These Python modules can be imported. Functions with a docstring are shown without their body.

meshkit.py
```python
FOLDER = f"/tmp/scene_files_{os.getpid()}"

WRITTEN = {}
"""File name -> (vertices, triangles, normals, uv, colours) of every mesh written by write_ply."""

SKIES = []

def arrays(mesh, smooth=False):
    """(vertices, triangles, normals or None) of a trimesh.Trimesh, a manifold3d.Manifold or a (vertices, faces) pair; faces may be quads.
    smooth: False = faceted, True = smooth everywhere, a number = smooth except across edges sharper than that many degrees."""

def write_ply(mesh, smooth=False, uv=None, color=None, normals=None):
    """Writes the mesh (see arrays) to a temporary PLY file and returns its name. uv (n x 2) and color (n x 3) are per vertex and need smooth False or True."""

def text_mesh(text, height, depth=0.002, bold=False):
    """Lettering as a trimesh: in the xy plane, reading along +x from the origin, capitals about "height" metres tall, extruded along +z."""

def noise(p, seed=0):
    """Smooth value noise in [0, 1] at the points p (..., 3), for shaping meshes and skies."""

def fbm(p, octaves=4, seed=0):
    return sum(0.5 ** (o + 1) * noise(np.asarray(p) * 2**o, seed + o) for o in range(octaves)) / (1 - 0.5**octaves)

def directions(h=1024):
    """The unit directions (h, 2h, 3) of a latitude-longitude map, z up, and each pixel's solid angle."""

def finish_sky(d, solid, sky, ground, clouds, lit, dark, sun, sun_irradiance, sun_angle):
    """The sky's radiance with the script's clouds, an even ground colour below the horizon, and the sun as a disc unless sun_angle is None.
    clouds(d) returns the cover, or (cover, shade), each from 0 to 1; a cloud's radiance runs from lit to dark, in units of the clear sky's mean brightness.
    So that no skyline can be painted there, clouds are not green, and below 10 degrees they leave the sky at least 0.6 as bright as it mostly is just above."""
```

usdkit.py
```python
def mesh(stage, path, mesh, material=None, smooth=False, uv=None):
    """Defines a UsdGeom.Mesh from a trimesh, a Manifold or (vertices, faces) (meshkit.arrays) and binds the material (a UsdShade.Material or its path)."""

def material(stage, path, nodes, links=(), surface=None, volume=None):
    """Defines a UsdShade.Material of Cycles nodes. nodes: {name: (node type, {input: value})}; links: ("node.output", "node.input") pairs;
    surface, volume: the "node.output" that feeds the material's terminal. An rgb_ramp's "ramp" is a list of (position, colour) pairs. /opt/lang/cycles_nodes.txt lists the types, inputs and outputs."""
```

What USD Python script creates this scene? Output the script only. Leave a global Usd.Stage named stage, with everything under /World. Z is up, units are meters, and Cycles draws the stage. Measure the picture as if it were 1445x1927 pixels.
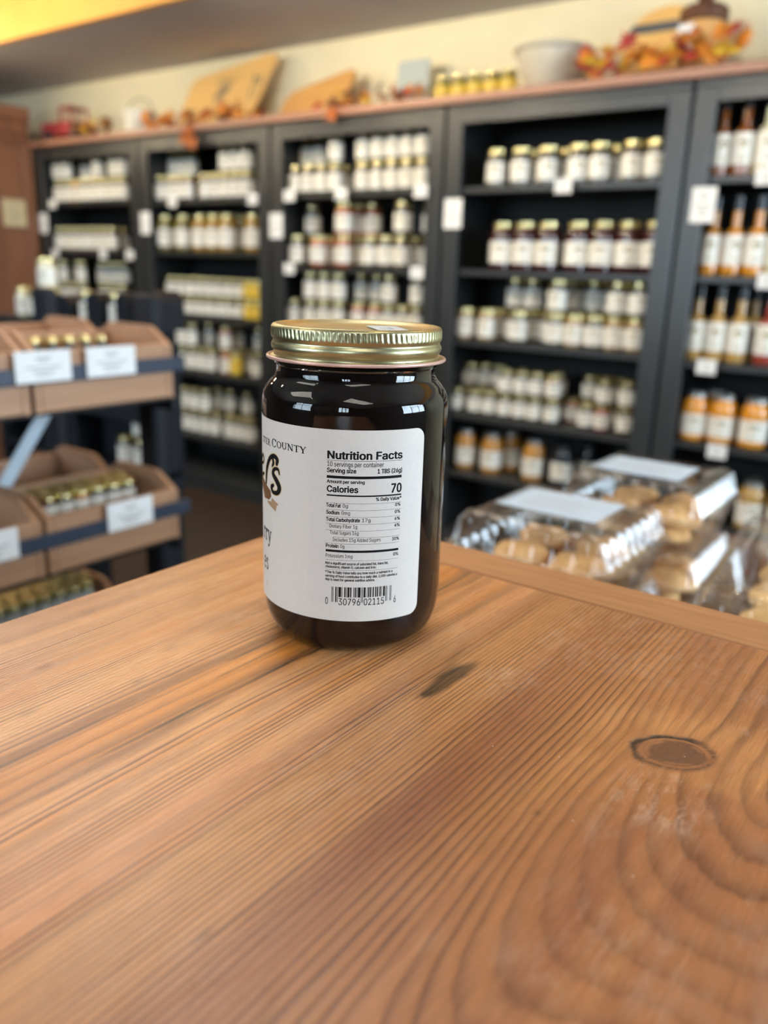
import math, random
import numpy as np
import trimesh, usdkit, meshkit
import shapely
from shapely.geometry import LineString, Polygon, Point, box as sbox
from shapely.ops import unary_union
from shapely import affinity
from pxr import Usd, UsdGeom, UsdLux, UsdShade, Gf, Sdf

stage = Usd.Stage.CreateInMemory()
UsdGeom.SetStageUpAxis(stage, 'Z'); UsdGeom.SetStageMetersPerUnit(stage, 1.0)
UsdGeom.Xform.Define(stage, '/World'); UsdGeom.Scope.Define(stage, '/World/Looks')
rng = random.Random(7); nrng = np.random.RandomState(11)

# ------------------------------------------------------------------ camera
EYE = np.array([0.0, 0.0, 1.13]); FPX = 1540.25; YAW, PITCH, ROLL = 0.62488, 0.28618, 0.03163
def cam_axes():
    cy, sy = math.cos(YAW), math.sin(YAW)
    f = np.array([-sy*math.cos(PITCH), cy*math.cos(PITCH), -math.sin(PITCH)])
    r = np.array([cy, sy, 0.0]); u = np.cross(r, f); c, s = math.cos(ROLL), math.sin(ROLL)
    return c*r + s*u, -s*r + c*u, f
_r, _u, _f = cam_axes()
cam = UsdGeom.Camera.Define(stage, '/World/camera')
M = np.eye(4); M[0, :3], M[1, :3], M[2, :3], M[3, :3] = _r, _u, -_f, EYE
cam.AddTransformOp().Set(Gf.Matrix4d(*M.flatten().tolist()))
cam.CreateHorizontalApertureAttr(36.0); cam.CreateFocalLengthAttr(36.0*FPX/1445)
cam.CreateFocusDistanceAttr(0.288); cam.CreateFStopAttr(36.0*FPX/1445/3.7)
cam.CreateClippingRangeAttr((0.02, 100.0)); cam.CreateExposureAttr(-0.28)

# ------------------------------------------------------------------ lights (lamps and windows of the shop, added fill panels)
def rect_light(name, pos, target, w, h, power, color):
    l = UsdLux.RectLight.Define(stage, '/World/' + name)
    d = np.array(target, float) - np.array(pos, float); d /= np.linalg.norm(d)
    up = np.array([0, 0, 1.0]) if abs(d[2]) < .99 else np.array([0, 1.0, 0])
    x = np.cross(d, up); x /= np.linalg.norm(x); y = np.cross(x, d)
    m = np.eye(4); m[0, :3], m[1, :3], m[2, :3], m[3, :3] = x, y, -d, pos
    l.AddTransformOp().Set(Gf.Matrix4d(*m.flatten().tolist()))
    l.CreateWidthAttr(w); l.CreateHeightAttr(h); l.CreateIntensityAttr(power); l.CreateColorAttr(Gf.Vec3f(*color))
    return l
DAY = (0.72, 0.86, 1.0); WARM = (1.0, 0.72, 0.42)
# daylight behind the shop windows in the wall behind the camera and in the right wall
rect_light('daylight_back_left', (-2.4, -3.05, 1.75), (-2.4, 0, 1.75), 2.8, 1.7, 17, DAY)
rect_light('daylight_back_right', (1.3, -3.05, 1.8), (1.3, 0, 1.8), 1.0, 1.2, 22, DAY)
rect_light('daylight_right', (3.05, 1.75, 1.6), (0, 1.75, 1.6), 2.5, 1.7, 32, DAY)
LAMPS = [(-3.0, 0.3), (-1.4, 0.3), (0.3, 0.4), (-3.0, 1.7), (-1.4, 1.7), (0.2, 1.8), (-1.0, -1.4)]
LAMP_POWER = 230
PANELS = [(-1.6, -.9), (.9, -.9), (-1.45, 1.05), (-3.0, 1.5)]; PANEL_POWER = 6.5  # panels added overhead as fill for the counter top and its sheen
dome = UsdLux.DomeLight.Define(stage, '/World/sky'); dome.CreateIntensityAttr(0.05); dome.CreateColorAttr(Gf.Vec3f(*DAY))

# ------------------------------------------------------------------ helpers
used = {}
def path_for(name, parent):
    base = (parent + '/' + name); n = used.get(base, 0); used[base] = n + 1
    return base if n == 0 else '%s_%03d' % (base, n)
def mats(nm): return '/World/Looks/' + nm
def props(p, label=None, cat=None, group=None, kind=None):
    for k, v in (('label', label), ('category', cat), ('group', group), ('kind', kind)):
        if v: p.SetCustomDataByKey(k, v)
    return p
def thing(name, label, cat, loc=(0, 0, 0), rotz=0.0, group=None, kind=None, rot=None):
    x = UsdGeom.Xform.Define(stage, path_for(name, '/World'))
    x.AddTranslateOp().Set(Gf.Vec3d(*map(float, loc))); x.AddRotateXYZOp().Set(Gf.Vec3f(*(rot or (0, 0, math.degrees(rotz)))))
    return props(x.GetPrim(), label, cat, group, kind)
def obj(name, m, mat, parent=None, smooth=False, label=None, cat=None, group=None, kind=None, pv=None):
    pp = '/World' if parent is None else str(parent.GetPath())
    if isinstance(m, MB): m = m.get()
    me = usdkit.mesh(stage, path_for(name, pp), m, mats(mat), smooth=smooth)
    if pv:
        api = UsdGeom.PrimvarsAPI(me)
        for k, v in pv.items():
            from pxr import Vt
            api.CreatePrimvar(k, Sdf.ValueTypeNames.FloatArray, 'vertex').Set(Vt.FloatArray.FromNumpy(np.asarray(v, np.float32)))
    return props(me.GetPrim(), label, cat, group, kind)
def dup(root, loc, rotz=0.0, label=None, group=None, rot=None):
    d = root.GetCustomData(); n = root.GetName()
    base = n[:-4] if n[-4:-3] == '_' and n[-3:].isdigit() else n
    x = UsdGeom.Xform.Define(stage, path_for(base, '/World'))
    x.GetPrim().GetReferences().AddInternalReference(root.GetPath())
    x.ClearXformOpOrder()
    x.GetPrim().GetAttribute('xformOp:translate').Set(Gf.Vec3d(*map(float, loc)))
    x.GetPrim().GetAttribute('xformOp:rotateXYZ').Set(Gf.Vec3f(*(rot or (0, 0, math.degrees(rotz)))))
    x.GetPrim().CreateAttribute('xformOpOrder', Sdf.ValueTypeNames.TokenArray, False, Sdf.VariabilityUniform).Set(['xformOp:translate', 'xformOp:rotateXYZ'])
    props(x.GetPrim(), label or d.get('label'), d.get('category'), group or d.get('group'))
    x.GetPrim().SetInstanceable(True)
    return x.GetPrim()

class MB:
    """collects pieces that become ONE mesh"""
    def __init__(s): s.v, s.f, s.n = [], [], 0
    def add(s, m, T=None):
        v, f = (np.asarray(m.vertices), np.asarray(m.faces)) if hasattr(m, 'vertices') else (np.asarray(m[0], float), np.asarray(m[1], int))
        if f.shape[1] == 4: f = np.vstack([f[:, [0, 1, 2]], f[:, [0, 2, 3]]])
        if T is not None: v = v @ T[:3, :3].T + T[:3, 3]
        s.v.append(v); s.f.append(f + s.n); s.n += len(v); return s
    def get(s): return trimesh.Trimesh(np.vstack(s.v), np.vstack(s.f), process=False)
_bx = {}
def bx(c, d, b=0.0):
    """chamfered box: centre c, size d, chamfer b"""
    d = np.asarray(d, float) / 2; b = min(b, d.min() * .45)
    if b <= 0:
        m = trimesh.creation.box(2 * d); return np.asarray(m.vertices) + c, np.asarray(m.faces)
    key = tuple(np.round(np.append(d, b), 6))
    if key not in _bx:
        p = np.array([[sx*(d[0]-(b if a != 0 else 0)), sy*(d[1]-(b if a != 1 else 0)), sz*(d[2]-(b if a != 2 else 0))] for a in range(3) for sx in (-1, 1) for sy in (-1, 1) for sz in (-1, 1)])
        h = trimesh.convex.convex_hull(p); _bx[key] = (np.asarray(h.vertices), np.asarray(h.faces))
    v, f = _bx[key]; return v + np.asarray(c, float), f
def b2(x0, x1, y0, y1, z0, z1, b=0.0):
    return bx(((x0+x1)/2, (y0+y1)/2, (z0+z1)/2), (abs(x1-x0), abs(y1-y0), abs(z1-z0)), b)
def lathe(prof, n=32, wob=None):
    """profile [(r, z)...] bottom to top, turned about z; r = 0 ends close"""
    prof = np.asarray(prof, float); a = np.arange(n) * 2*np.pi/n; V = []; 
    for r, z in prof:
        V.append(np.stack([r*np.cos(a), r*np.sin(a), np.full(n, z)], 1))
    V = np.vstack(V); F = []; k = np.arange(n); k2 = (k+1) % n
    for i in range(len(prof)-1):
        F.append(np.stack([i*n+k, i*n+k2, (i+1)*n+k2, (i+1)*n+k], 1))
    F = np.vstack(F); T = np.vstack([F[:, [0, 1, 2]], F[:, [0, 2, 3]]])
    m = trimesh.Trimesh(V, T, process=False); m.merge_vertices(digits_vertex=8); m.update_faces(m.nondegenerate_faces()); return m
def ext(poly, h, z0=0.0):
    """extruded polygon (xy) from z0 to z0 + h"""
    ps = getattr(poly, 'geoms', [poly])
    ms = [trimesh.creation.extrude_polygon(p, h, engine='earcut') for p in ps if p.area > 0]
    m = trimesh.util.concatenate(ms); m.apply_translation((0, 0, z0)); return m
def tube(pts, r, n=8, closed=False):
    p = np.asarray(pts, float); t = np.gradient(p, axis=0)
    if closed: t = np.roll(p, -1, 0) - np.roll(p, 1, 0)
    t /= np.linalg.norm(t, axis=1, keepdims=True) + 1e-12
    up = np.tile([0, 0, 1.0], (len(p), 1)); up[np.abs(t[:, 2]) > .9] = [1.0, 0, 0]
    a = np.cross(t, up); a /= np.linalg.norm(a, axis=1, keepdims=True); b = np.cross(a, t); g = np.arange(n)*2*np.pi/n
    r = np.broadcast_to(r, (len(p),))
    v = p[:, None] + r[:, None, None]*(np.cos(g)[None, :, None]*a[:, None] + np.sin(g)[None, :, None]*b[:, None]); m = len(p); F = []
    for i in range(m if closed else m-1):
        j = (i+1) % m
        for k in range(n): F.append((i*n+k, j*n+k, j*n+(k+1) % n, i*n+(k+1) % n))
    V = v.reshape(-1, 3); F = [q for f in F for q in ((f[0], f[1], f[2]), (f[0], f[2], f[3]))]
    if not closed:
        V = np.vstack([V, p[0], p[-1]]); c0, c1 = len(V)-2, len(V)-1
        for k in range(n): F += [(c0, k, (k+1) % n), (c1, (m-1)*n+(k+1) % n, (m-1)*n+k)]
    return V, np.array(F)[:, ::-1]
def rmat(ax, deg, tr=(0, 0, 0)):
    m = trimesh.transformations.rotation_matrix(math.radians(deg), ax); m[:3, 3] = tr; return m
def rrect(x0, x1, y0, y1, r, q=6): return sbox(x0+r, y0+r, x1-r, y1-r).buffer(r, quad_segs=q)

# ------------------------------------------------------------------ materials
def pm(name, color, rough=.5, metal=0.0, noise=None, bump=None, **kw):
    """principled material; noise = (scale, color2, (sx, sy, sz), lo, hi) mixes a second colour; bump = (scale, strength, distance)"""
    n = {'p': ('principled_bsdf', dict(base_color=color, roughness=rough, metallic=metal, **kw))}; L = []
    if noise or bump: n['tc'] = ('texture_coordinate', {})
    if noise:
        sc, c2, st, lo, hi = noise
        n['mp'] = ('mapping', {'scale': st}); n['n'] = ('noise_texture', {'scale': sc, 'detail': 4.0, 'roughness': .6})
        n['r'] = ('rgb_ramp', {'ramp': [(lo, color), (hi, c2)]})
        L += [('tc.object', 'mp.vector'), ('mp.vector', 'n.vector'), ('n.fac', 'r.fac'), ('r.color', 'p.base_color')]
    if bump:
        n['bn'] = ('noise_texture', {'scale': bump[0], 'detail': 3.0}); n['b'] = ('bump', {'strength': bump[1], 'distance': bump[2]})
        L += [('tc.object', 'bn.vector'), ('bn.fac', 'b.height'), ('b.normal', 'p.normal')]
    return usdkit.material(stage, mats(name), n, L, surface='p.BSDF')
def emis(name, color, s): return usdkit.material(stage, mats(name), {'e': ('emission', {'color': color, 'strength': s})}, [], surface='e.emission')
def film(name, tint, rough, lo, hi):
    usdkit.material(stage, mats(name), {'t': ('transparent_bsdf', {'color': tint}), 'g': ('glossy_bsdf', {'color': (1, 1, 1), 'roughness': rough}), 'f': ('layer_weight', {'blend': .5}), 'w': ('math', {'math_type': 'power', 'value2': 3.0}), 'a': ('math', {'math_type': 'multiply_add', 'value2': hi-lo, 'value3': lo}), 'm': ('mix_closure', {})},
                    [('f.facing', 'w.value1'), ('w.value', 'a.value1'), ('a.value', 'm.fac'), ('t.BSDF', 'm.closure1'), ('g.BSDF', 'm.closure2')], surface='m.closure')
def pane(name, tint, rough=.05, extra=0.0):
    usdkit.material(stage, mats(name), {'t': ('transparent_bsdf', {'color': tint}), 'g': ('glossy_bsdf', {'color': (1, 1, 1), 'roughness': rough}), 'f': ('fresnel', {'IOR': 1.5}), 'a': ('math', {'math_type': 'add', 'value2': extra}), 'm': ('mix_closure', {})},
                    [('f.fac', 'a.value1'), ('a.value', 'm.fac'), ('t.BSDF', 'm.closure1'), ('g.BSDF', 'm.closure2')], surface='m.closure')
def wood(name, c1, c2, axis, scale=60, rough=.5, stretch=.06):
    st = [1.0, 1.0, 1.0]; st['xyz'.index(axis)] = stretch
    pm(name, c1, rough, noise=(scale, c2, tuple(st), .3, .7), bump=(scale*2, .08, .001))
pm('wall_paint', (.78, .70, .50), .85, noise=(3, (.73, .655, .46), (1, 1, 1), .3, .7))
pm('soffit_paint', (.58, .54, .53), .8, noise=(2, (.53, .49, .48), (1, 1, 1), .3, .7))
pm('ceiling_paint', (.62, .58, .52), .9, noise=(2, (.57, .53, .47), (1, 1, 1), .3, .7))
pm('fascia_paint', (.88, .44, .10), .6, noise=(3, (.80, .38, .08), (1, 1, 1), .3, .7))
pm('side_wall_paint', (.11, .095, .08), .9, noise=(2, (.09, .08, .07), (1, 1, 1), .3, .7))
wood('floor_wood', (.060, .036, .022), (.035, .021, .013), 'y', 14, .45)
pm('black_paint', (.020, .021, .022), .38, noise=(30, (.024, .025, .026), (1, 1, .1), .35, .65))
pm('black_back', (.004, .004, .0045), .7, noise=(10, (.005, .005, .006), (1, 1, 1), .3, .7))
pm('window_frame', (.05, .045, .04), .5, noise=(20, (.06, .05, .045), (1, 1, 1), .3, .7))
wood('top_board', (.36, .17, .11), (.28, .13, .08), 'x', 30, .45)
wood('hutch_wood', (.26, .105, .050), (.18, .072, .034), 'z', 30, .4)
wood('crate_wood', (.46, .255, .145), (.35, .185, .10), 'y', 40, .5)
pm('navy_metal', (.022, .034, .062), .38, noise=(20, (.027, .041, .072), (1, 1, 1), .3, .7))
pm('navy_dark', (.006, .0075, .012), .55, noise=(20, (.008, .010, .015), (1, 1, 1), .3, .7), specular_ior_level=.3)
pm('strut_metal', (.52, .60, .68), .3, .0, noise=(40, (.47, .55, .63), (1, 1, .1), .3, .7))  # sky reflection on the steel is put into this pale blue
pm('card_white', (.80, .80, .80), .55, noise=(60, (.76, .76, .76), (1, 1, 1), .3, .7))
pm('card_green', (.06, .22, .15), .6); pm('card_ink', (.25, .24, .23), .6); pm('card_tan', (.62, .50, .30), .6, noise=(40, (.56, .45, .26), (1, 1, 1), .3, .7))
pm('label_paper', (.82, .80, .74), .28, noise=(90, (.75, .73, .67), (1, 1, 1), .3, .7))
pm('label_yellow', (.80, .55, .05), .5, noise=(90, (.74, .50, .05), (1, 1, 1), .3, .7))
pm('label_mark', (.30, .24, .10), .6)
pm('gold_lid', (.80, .70, .36), .28, 1.0, noise=(25, (.72, .61, .30), (1, 1, 1), .3, .7))
pm('silver_lid', (.62, .66, .66), .3, 1.0, noise=(25, (.54, .58, .58), (1, 1, 1), .3, .7))
pm('black_cap', (.012, .014, .018), .25, noise=(25, (.016, .018, .024), (1, 1, 1), .3, .7))
CONTENT = dict(plain=(.10, .085, .06), amber=(.40, .15, .02), brown=(.09, .03, .015), olive=(.16, .13, .02), pickle=(.30, .17, .02), yellow=(.45, .33, .04), red=(.30, .05, .035),
               salsa=(.36, .09, .03), berry=(.045, .004, .006), tan=(.34, .22, .10), cider=(.55, .25, .03), dark=(.012, .014, .02), sauce=(.26, .08, .015), cream=(.75, .68, .48), orange=(.62, .25, .02),
               mustard=(.48, .29, .09), peach=(.75, .30, .015))
for k, c in CONTENT.items():
    pm('content_' + k, c, .06, coat_weight=.6, coat_roughness=.03, noise=(60, tuple(.8*x for x in c), (1, 1, 1), .35, .65))

# ------------------------------------------------------------------ room
def wall_with_windows(name, axis, at, a0, a1, z0, z1, holes, t=.05):
    """axis 'y': wall in the plane y = at running along x; holes (a0, a1, z0, z1)"""
    m = MB(); cuts = sorted({a0, a1, *[h[0] for h in holes], *[h[1] for h in holes]})
    for c0, c1 in zip(cuts[:-1], cuts[1:]):
        hs = [h for h in holes if h[0] <= c0 and h[1] >= c1]
        spans = [(z0, z1)] if not hs else [(z0, hs[0][2]), (hs[0][3], z1)]
        for s0, s1 in spans: m.add(b2(c0, c1, at-t/2, at+t/2, s0, s1) if axis == 'y' else b2(at-t/2, at+t/2, c0, c1, s0, s1))
    return obj(name, m, 'side_wall_paint', kind='structure')
pane('window_glass', (.95, .97, .97), .02)
W_BACK = [(-3.7, -1.1, 1.0, 2.5), (.85, 1.75, 1.25, 2.35)]; W_RIGHT = [(.6, 2.9, .85, 2.35)]
obj('floor', b2(-5.6, 3.1, -3.1, 3.2, -.04, 0), 'floor_wood', kind='structure')
obj('wall_far', b2(-5.6, 3.1, 3.15, 3.2, 0, 2.65), 'wall_paint', kind='structure')
obj('wall_left', b2(-5.65, -5.6, -3.1, 3.2, 0, 2.65), 'side_wall_paint', kind='structure')
wall_with_windows('wall_back', 'y', -3.0, -5.6, 3.0, 0, 2.65, W_BACK)
wall_with_windows('wall_right', 'x', 3.0, -3.0, 3.15, 0, 2.65, W_RIGHT)
obj('ceiling', b2(-5.6, 3.1, -3.1, 2.405, 2.60, 2.65), 'ceiling_paint', kind='structure')
sof = props(UsdGeom.Xform.Define(stage, '/World/trim_1').GetPrim(), kind='structure')
obj('soffit_underside', b2(-5.6, 3.0, 2.425, 3.15, 2.11, 2.14), 'soffit_paint', sof)
obj('soffit_face', b2(-5.6, 3.0, 2.405, 2.425, 2.11, 2.60), 'fascia_paint', sof)
obj('soffit_edge_strip', b2(-5.6, 3.0, 2.397, 2.405, 2.11, 2.135, .002), 'fascia_paint', sof)
wn = 0
for ax, at, hs in (('y', -3.0, W_BACK), ('x', 3.0, W_RIGHT)):
    for a0, a1, z0, z1 in hs:
        wn += 1
        w = props(UsdGeom.Xform.Define(stage, '/World/window_%d' % wn).GetPrim(), kind='structure')
        fr = MB(); q = .05
        def B(p0, p1, s0, s1, d=.06): return b2(p0, p1, at-d/2, at+d/2, s0, s1) if ax == 'y' else b2(at-d/2, at+d/2, p0, p1, s0, s1)
        fr.add(B(a0, a1, z0, z0+q)).add(B(a0, a1, z1-q, z1)).add(B(a0, a0+q, z0+q, z1-q)).add(B(a1-q, a1, z0+q, z1-q))
        nb = 3
        for k in range(1, nb): c = a0+(a1-a0)*k/nb; fr.add(B(c-.02, c+.02, z0+q, z1-q))
        fr.add(B(a0+q, a1-q, z0+(z1-z0)*.68-.02, z0+(z1-z0)*.68+.02, .05))
        obj('window_frame', fr, 'window_frame', w); obj('pane', B(a0+q, a1-q, z0+q, z1-q, .006), 'window_glass', w)
# warm ceiling lamps: a can, a rim and a glowing disc
emis('lamp_glow', (1.0, .74, .45), LAMP_POWER)
pm('lamp_metal', (.6, .57, .5), .4, .8, noise=(20, (.55, .52, .46), (1, 1, 1), .3, .7))
pm('lamp_dark', (.03, .03, .03), .5)
for i, (x, y) in enumerate(LAMPS):
    t = thing('ceiling_lamp', 'round warm recessed ceiling downlight, %s' % ['over the left aisle, near the counter', 'left of the counter', 'above the counter', 'over the left aisle, near the bookcases', 'before the middle bookcases', 'before the rightmost bookcase', 'behind the counter'][i], 'lamp', (x, y, 2.60), group='round ceiling downlights')
    obj('rim', lathe([(.045, -.001), (.06, -.001), (.06, -.008), (.045, -.008), (.045, -.001)], 24), 'lamp_metal', t)
    obj('bulb', lathe([(0, -.006), (.04, -.006), (.04, -.001), (0, -.001)], 24), 'lamp_glow', t)
emis('panel_glow', (1.0, .93, .84), PANEL_POWER)  # glow of the added fill panels, not fixtures of the shop
for i, (x, y) in enumerate(PANELS):
    t = thing('ceiling_panel', 'added flat white fill-light panel on the shop ceiling, %s' % ['behind the counter at left', 'behind the counter at right', 'over the aisle left of the counter', 'near the far left corner'][i], 'lamp', (x, y, 2.60))
    obj('frame', MB().add(b2(-.62, .62, -.32, -.30, -.02, -.0005)).add(b2(-.62, .62, .30, .32, -.02, -.0005)).add(b2(-.62, -.60, -.30, .30, -.02, -.0005)).add(b2(.60, .62, -.30, .30, -.02, -.0005)), 'lamp_metal', t)
    obj('diffuser', b2(-.60, .60, -.30, .30, -.012, -.006), 'panel_glow', t)
# lamps that wash the wall over the shelves and the yellow soffit face
emis('wash_glow', (1.0, .82, .52), 720); emis('front_glow', (1.0, .84, .56), 650); emis('face_glow', (1.0, .55, .17), 125)
def spot(loc, aim, label, glow, r):
    d = np.array(aim, float) - loc; d /= np.linalg.norm(d)
    t = thing('track_spot', label, 'lamp', loc)
    T = trimesh.geometry.align_vectors([0, 0, -1.0], d)
    can = lathe([(r*.55, .13), (r, .10), (r*1.1, 0), (r*1.02, 0), (r*.9, .03), (0, .03)], 20); can.apply_transform(T)
    bulb = lathe([(0, .012), (r*.88, .012), (r*.88, .02), (0, .02)], 20); bulb.apply_transform(T)
    obj('can', can, 'lamp_dark', t); obj('bulb', bulb, glow, t)
    return t

# ------------------------------------------------------------------ counter table
TZ = .985
def wood_table(name, light, pink, dark, streak):
    N = {'at': ('attribute', {'attribute': 'phase'}), 'ad': ('attribute', {'attribute': 'dark'}), 'ao': ('attribute', {'attribute': 'orange'}), 'ak': ('attribute', {'attribute': 'knot'}), 'aw': ('attribute', {'attribute': 'wear'}), 'as': ('attribute', {'attribute': 'soft'}),
         'g': ('geometry', {}), 'm1': ('mapping', {'scale': (260, 26, 260)}), 'n1': ('noise_texture', {'scale': 1.0, 'detail': 3.0}),
         'c1': ('math', {'math_type': 'multiply_add', 'value2': .5, 'value3': -.25}), 'ph': ('math', {'math_type': 'add'}),
         'fr': ('math', {'math_type': 'fraction'}), 'fl': ('math', {'math_type': 'floor'}), 'wn': ('white_noise_texture', {'dimensions': '1D'}),
         'rp': ('rgb_ramp', {'ramp': [(0, (.12,)*3), (.25, (0,)*3), (.5, (.22,)*3), (.74, (.75,)*3), (.86, (1,)*3), (.94, (.55,)*3), (1, (.12,)*3)]}),
         'ws': ('map_range', {'from_min': 0.0, 'from_max': 1.0, 'to_min': .62, 'to_max': 1.0}), 'am': ('math', {'math_type': 'multiply'}),
         'sf': ('math', {'math_type': 'subtract', 'value1': 1.0}), 'am2': ('math', {'math_type': 'multiply'}),
         'm3': ('mapping', {'scale': (26, 7, 26)}), 'n3': ('noise_texture', {'scale': 1.0, 'detail': 4.0, 'roughness': .55}),
         'r3': ('rgb_ramp', {'ramp': [(.33, (0,)*3), (.66, (1,)*3)]}),
         'base': ('mix_color', {'a': light, 'b': pink}), 'org': ('mix_color', {'b': streak}), 'ln': ('mix_color', {'b': dark}),
         'm2': ('mapping', {'scale': (2300, 90, 2300)}), 'n2': ('noise_texture', {'scale': 1.0, 'detail': 2.0}), 'r2': ('rgb_ramp', {'ramp': [(.25, (.80,)*3), (.75, (1.14,)*3)]}),
         'fb': ('mix_color', {'blend_type': 'multiply', 'fac': 1.0}),
         'kn': ('mix_color', {'b': (.115, .048, .027)}), 'dk': ('mix_color', {'b': (.016, .011, .010)}),
         'm4': ('mapping', {'scale': (230, 75, 230)}), 'n4': ('noise_texture', {'scale': 1.0, 'detail': 6.0, 'roughness': .72}), 'r4': ('rgb_ramp', {'ramp': [(.47, (0,)*3), (.74, (.8,)*3)]}), 'w1': ('math', {'math_type': 'multiply', 'use_clamp': True}), 'wr': ('mix_color', {'b': (.62, .45, .34)}),
         'v': ('voronoi_texture', {'scale': 150.0}), 'vr': ('rgb_ramp', {'ramp': [(0, (1,)*3), (.03, (.9,)*3), (.045, (0,)*3)]}), 'n5': ('noise_texture', {'scale': 12.0}), 'r5': ('rgb_ramp', {'ramp': [(.52, (0,)*3), (.6, (.75,)*3)]}), 'vm': ('math', {'math_type': 'multiply'}), 'sp': ('mix_color', {'b': (.85, .78, .70)}),
         'bh': ('math', {'math_type': 'multiply_add', 'value2': -.6}), 'b': ('bump', {'strength': .22, 'distance': .0004}),
         'rr': ('map_range', {'from_min': .3, 'from_max': .7, 'to_min': .30, 'to_max': .42}), 'p': ('principled_bsdf', {'specular_ior_level': .7})}
    L = [('g.position', 'm1.vector'), ('m1.vector', 'n1.vector'), ('n1.fac', 'c1.value1'), ('at.fac', 'ph.value1'), ('c1.value', 'ph.value2'), ('ph.value', 'fr.value1'), ('ph.value', 'fl.value1'), ('fl.value', 'wn.w'),
         ('fr.value', 'rp.fac'), ('wn.value', 'ws.value'), ('rp.color', 'am.value1'), ('ws.result', 'am.value2'), ('as.fac', 'sf.value2'), ('am.value', 'am2.value1'), ('sf.value', 'am2.value2'),
         ('g.position', 'm3.vector'), ('m3.vector', 'n3.vector'), ('n3.fac', 'r3.fac'), ('r3.color', 'base.fac'), ('ao.fac', 'org.fac'), ('base.result', 'org.a'), ('org.result', 'ln.a'), ('am2.value', 'ln.fac'),
         ('g.position', 'm2.vector'), ('m2.vector', 'n2.vector'), ('n2.fac', 'r2.fac'), ('ln.result', 'fb.a'), ('r2.color', 'fb.b'),
         ('fb.result', 'kn.a'), ('ak.fac', 'kn.fac'), ('kn.result', 'wr.a'), ('g.position', 'm4.vector'), ('m4.vector', 'n4.vector'), ('n4.fac', 'r4.fac'), ('r4.color', 'w1.value1'), ('aw.fac', 'w1.value2'), ('w1.value', 'wr.fac'),
         ('wr.result', 'dk.a'), ('ad.fac', 'dk.fac'), ('g.position', 'v.vector'), ('v.distance', 'vr.fac'), ('g.position', 'n5.vector'), ('n5.fac', 'r5.fac'), ('vr.color', 'vm.value1'), ('r5.color', 'vm.value2'), ('dk.result', 'sp.a'), ('vm.value', 'sp.fac'),
         ('sp.result', 'p.base_color'), ('rp.color', 'bh.value1'), ('n2.fac', 'bh.value3'), ('bh.value', 'b.height'), ('b.normal', 'p.normal'), ('n4.fac', 'rr.value'), ('rr.result', 'p.roughness')]
    usdkit.material(stage, mats(name), N, L, surface='p.BSDF')
wood_table('table_wood', (.72, .365, .15), (.58, .255, .112), (.115, .037, .018), (.64, .235, .04))
wood_table('table_wood_red', (.43, .18, .062), (.31, .112, .046), (.095, .030, .015), (.60, .285, .105))
wood('rail_wood', (.50, .25, .11), (.38, .17, .07), 'x', 260, .45, .08)
wood('leg_wood', (.30, .15, .07), (.22, .10, .045), 'z', 60, .5)
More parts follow.
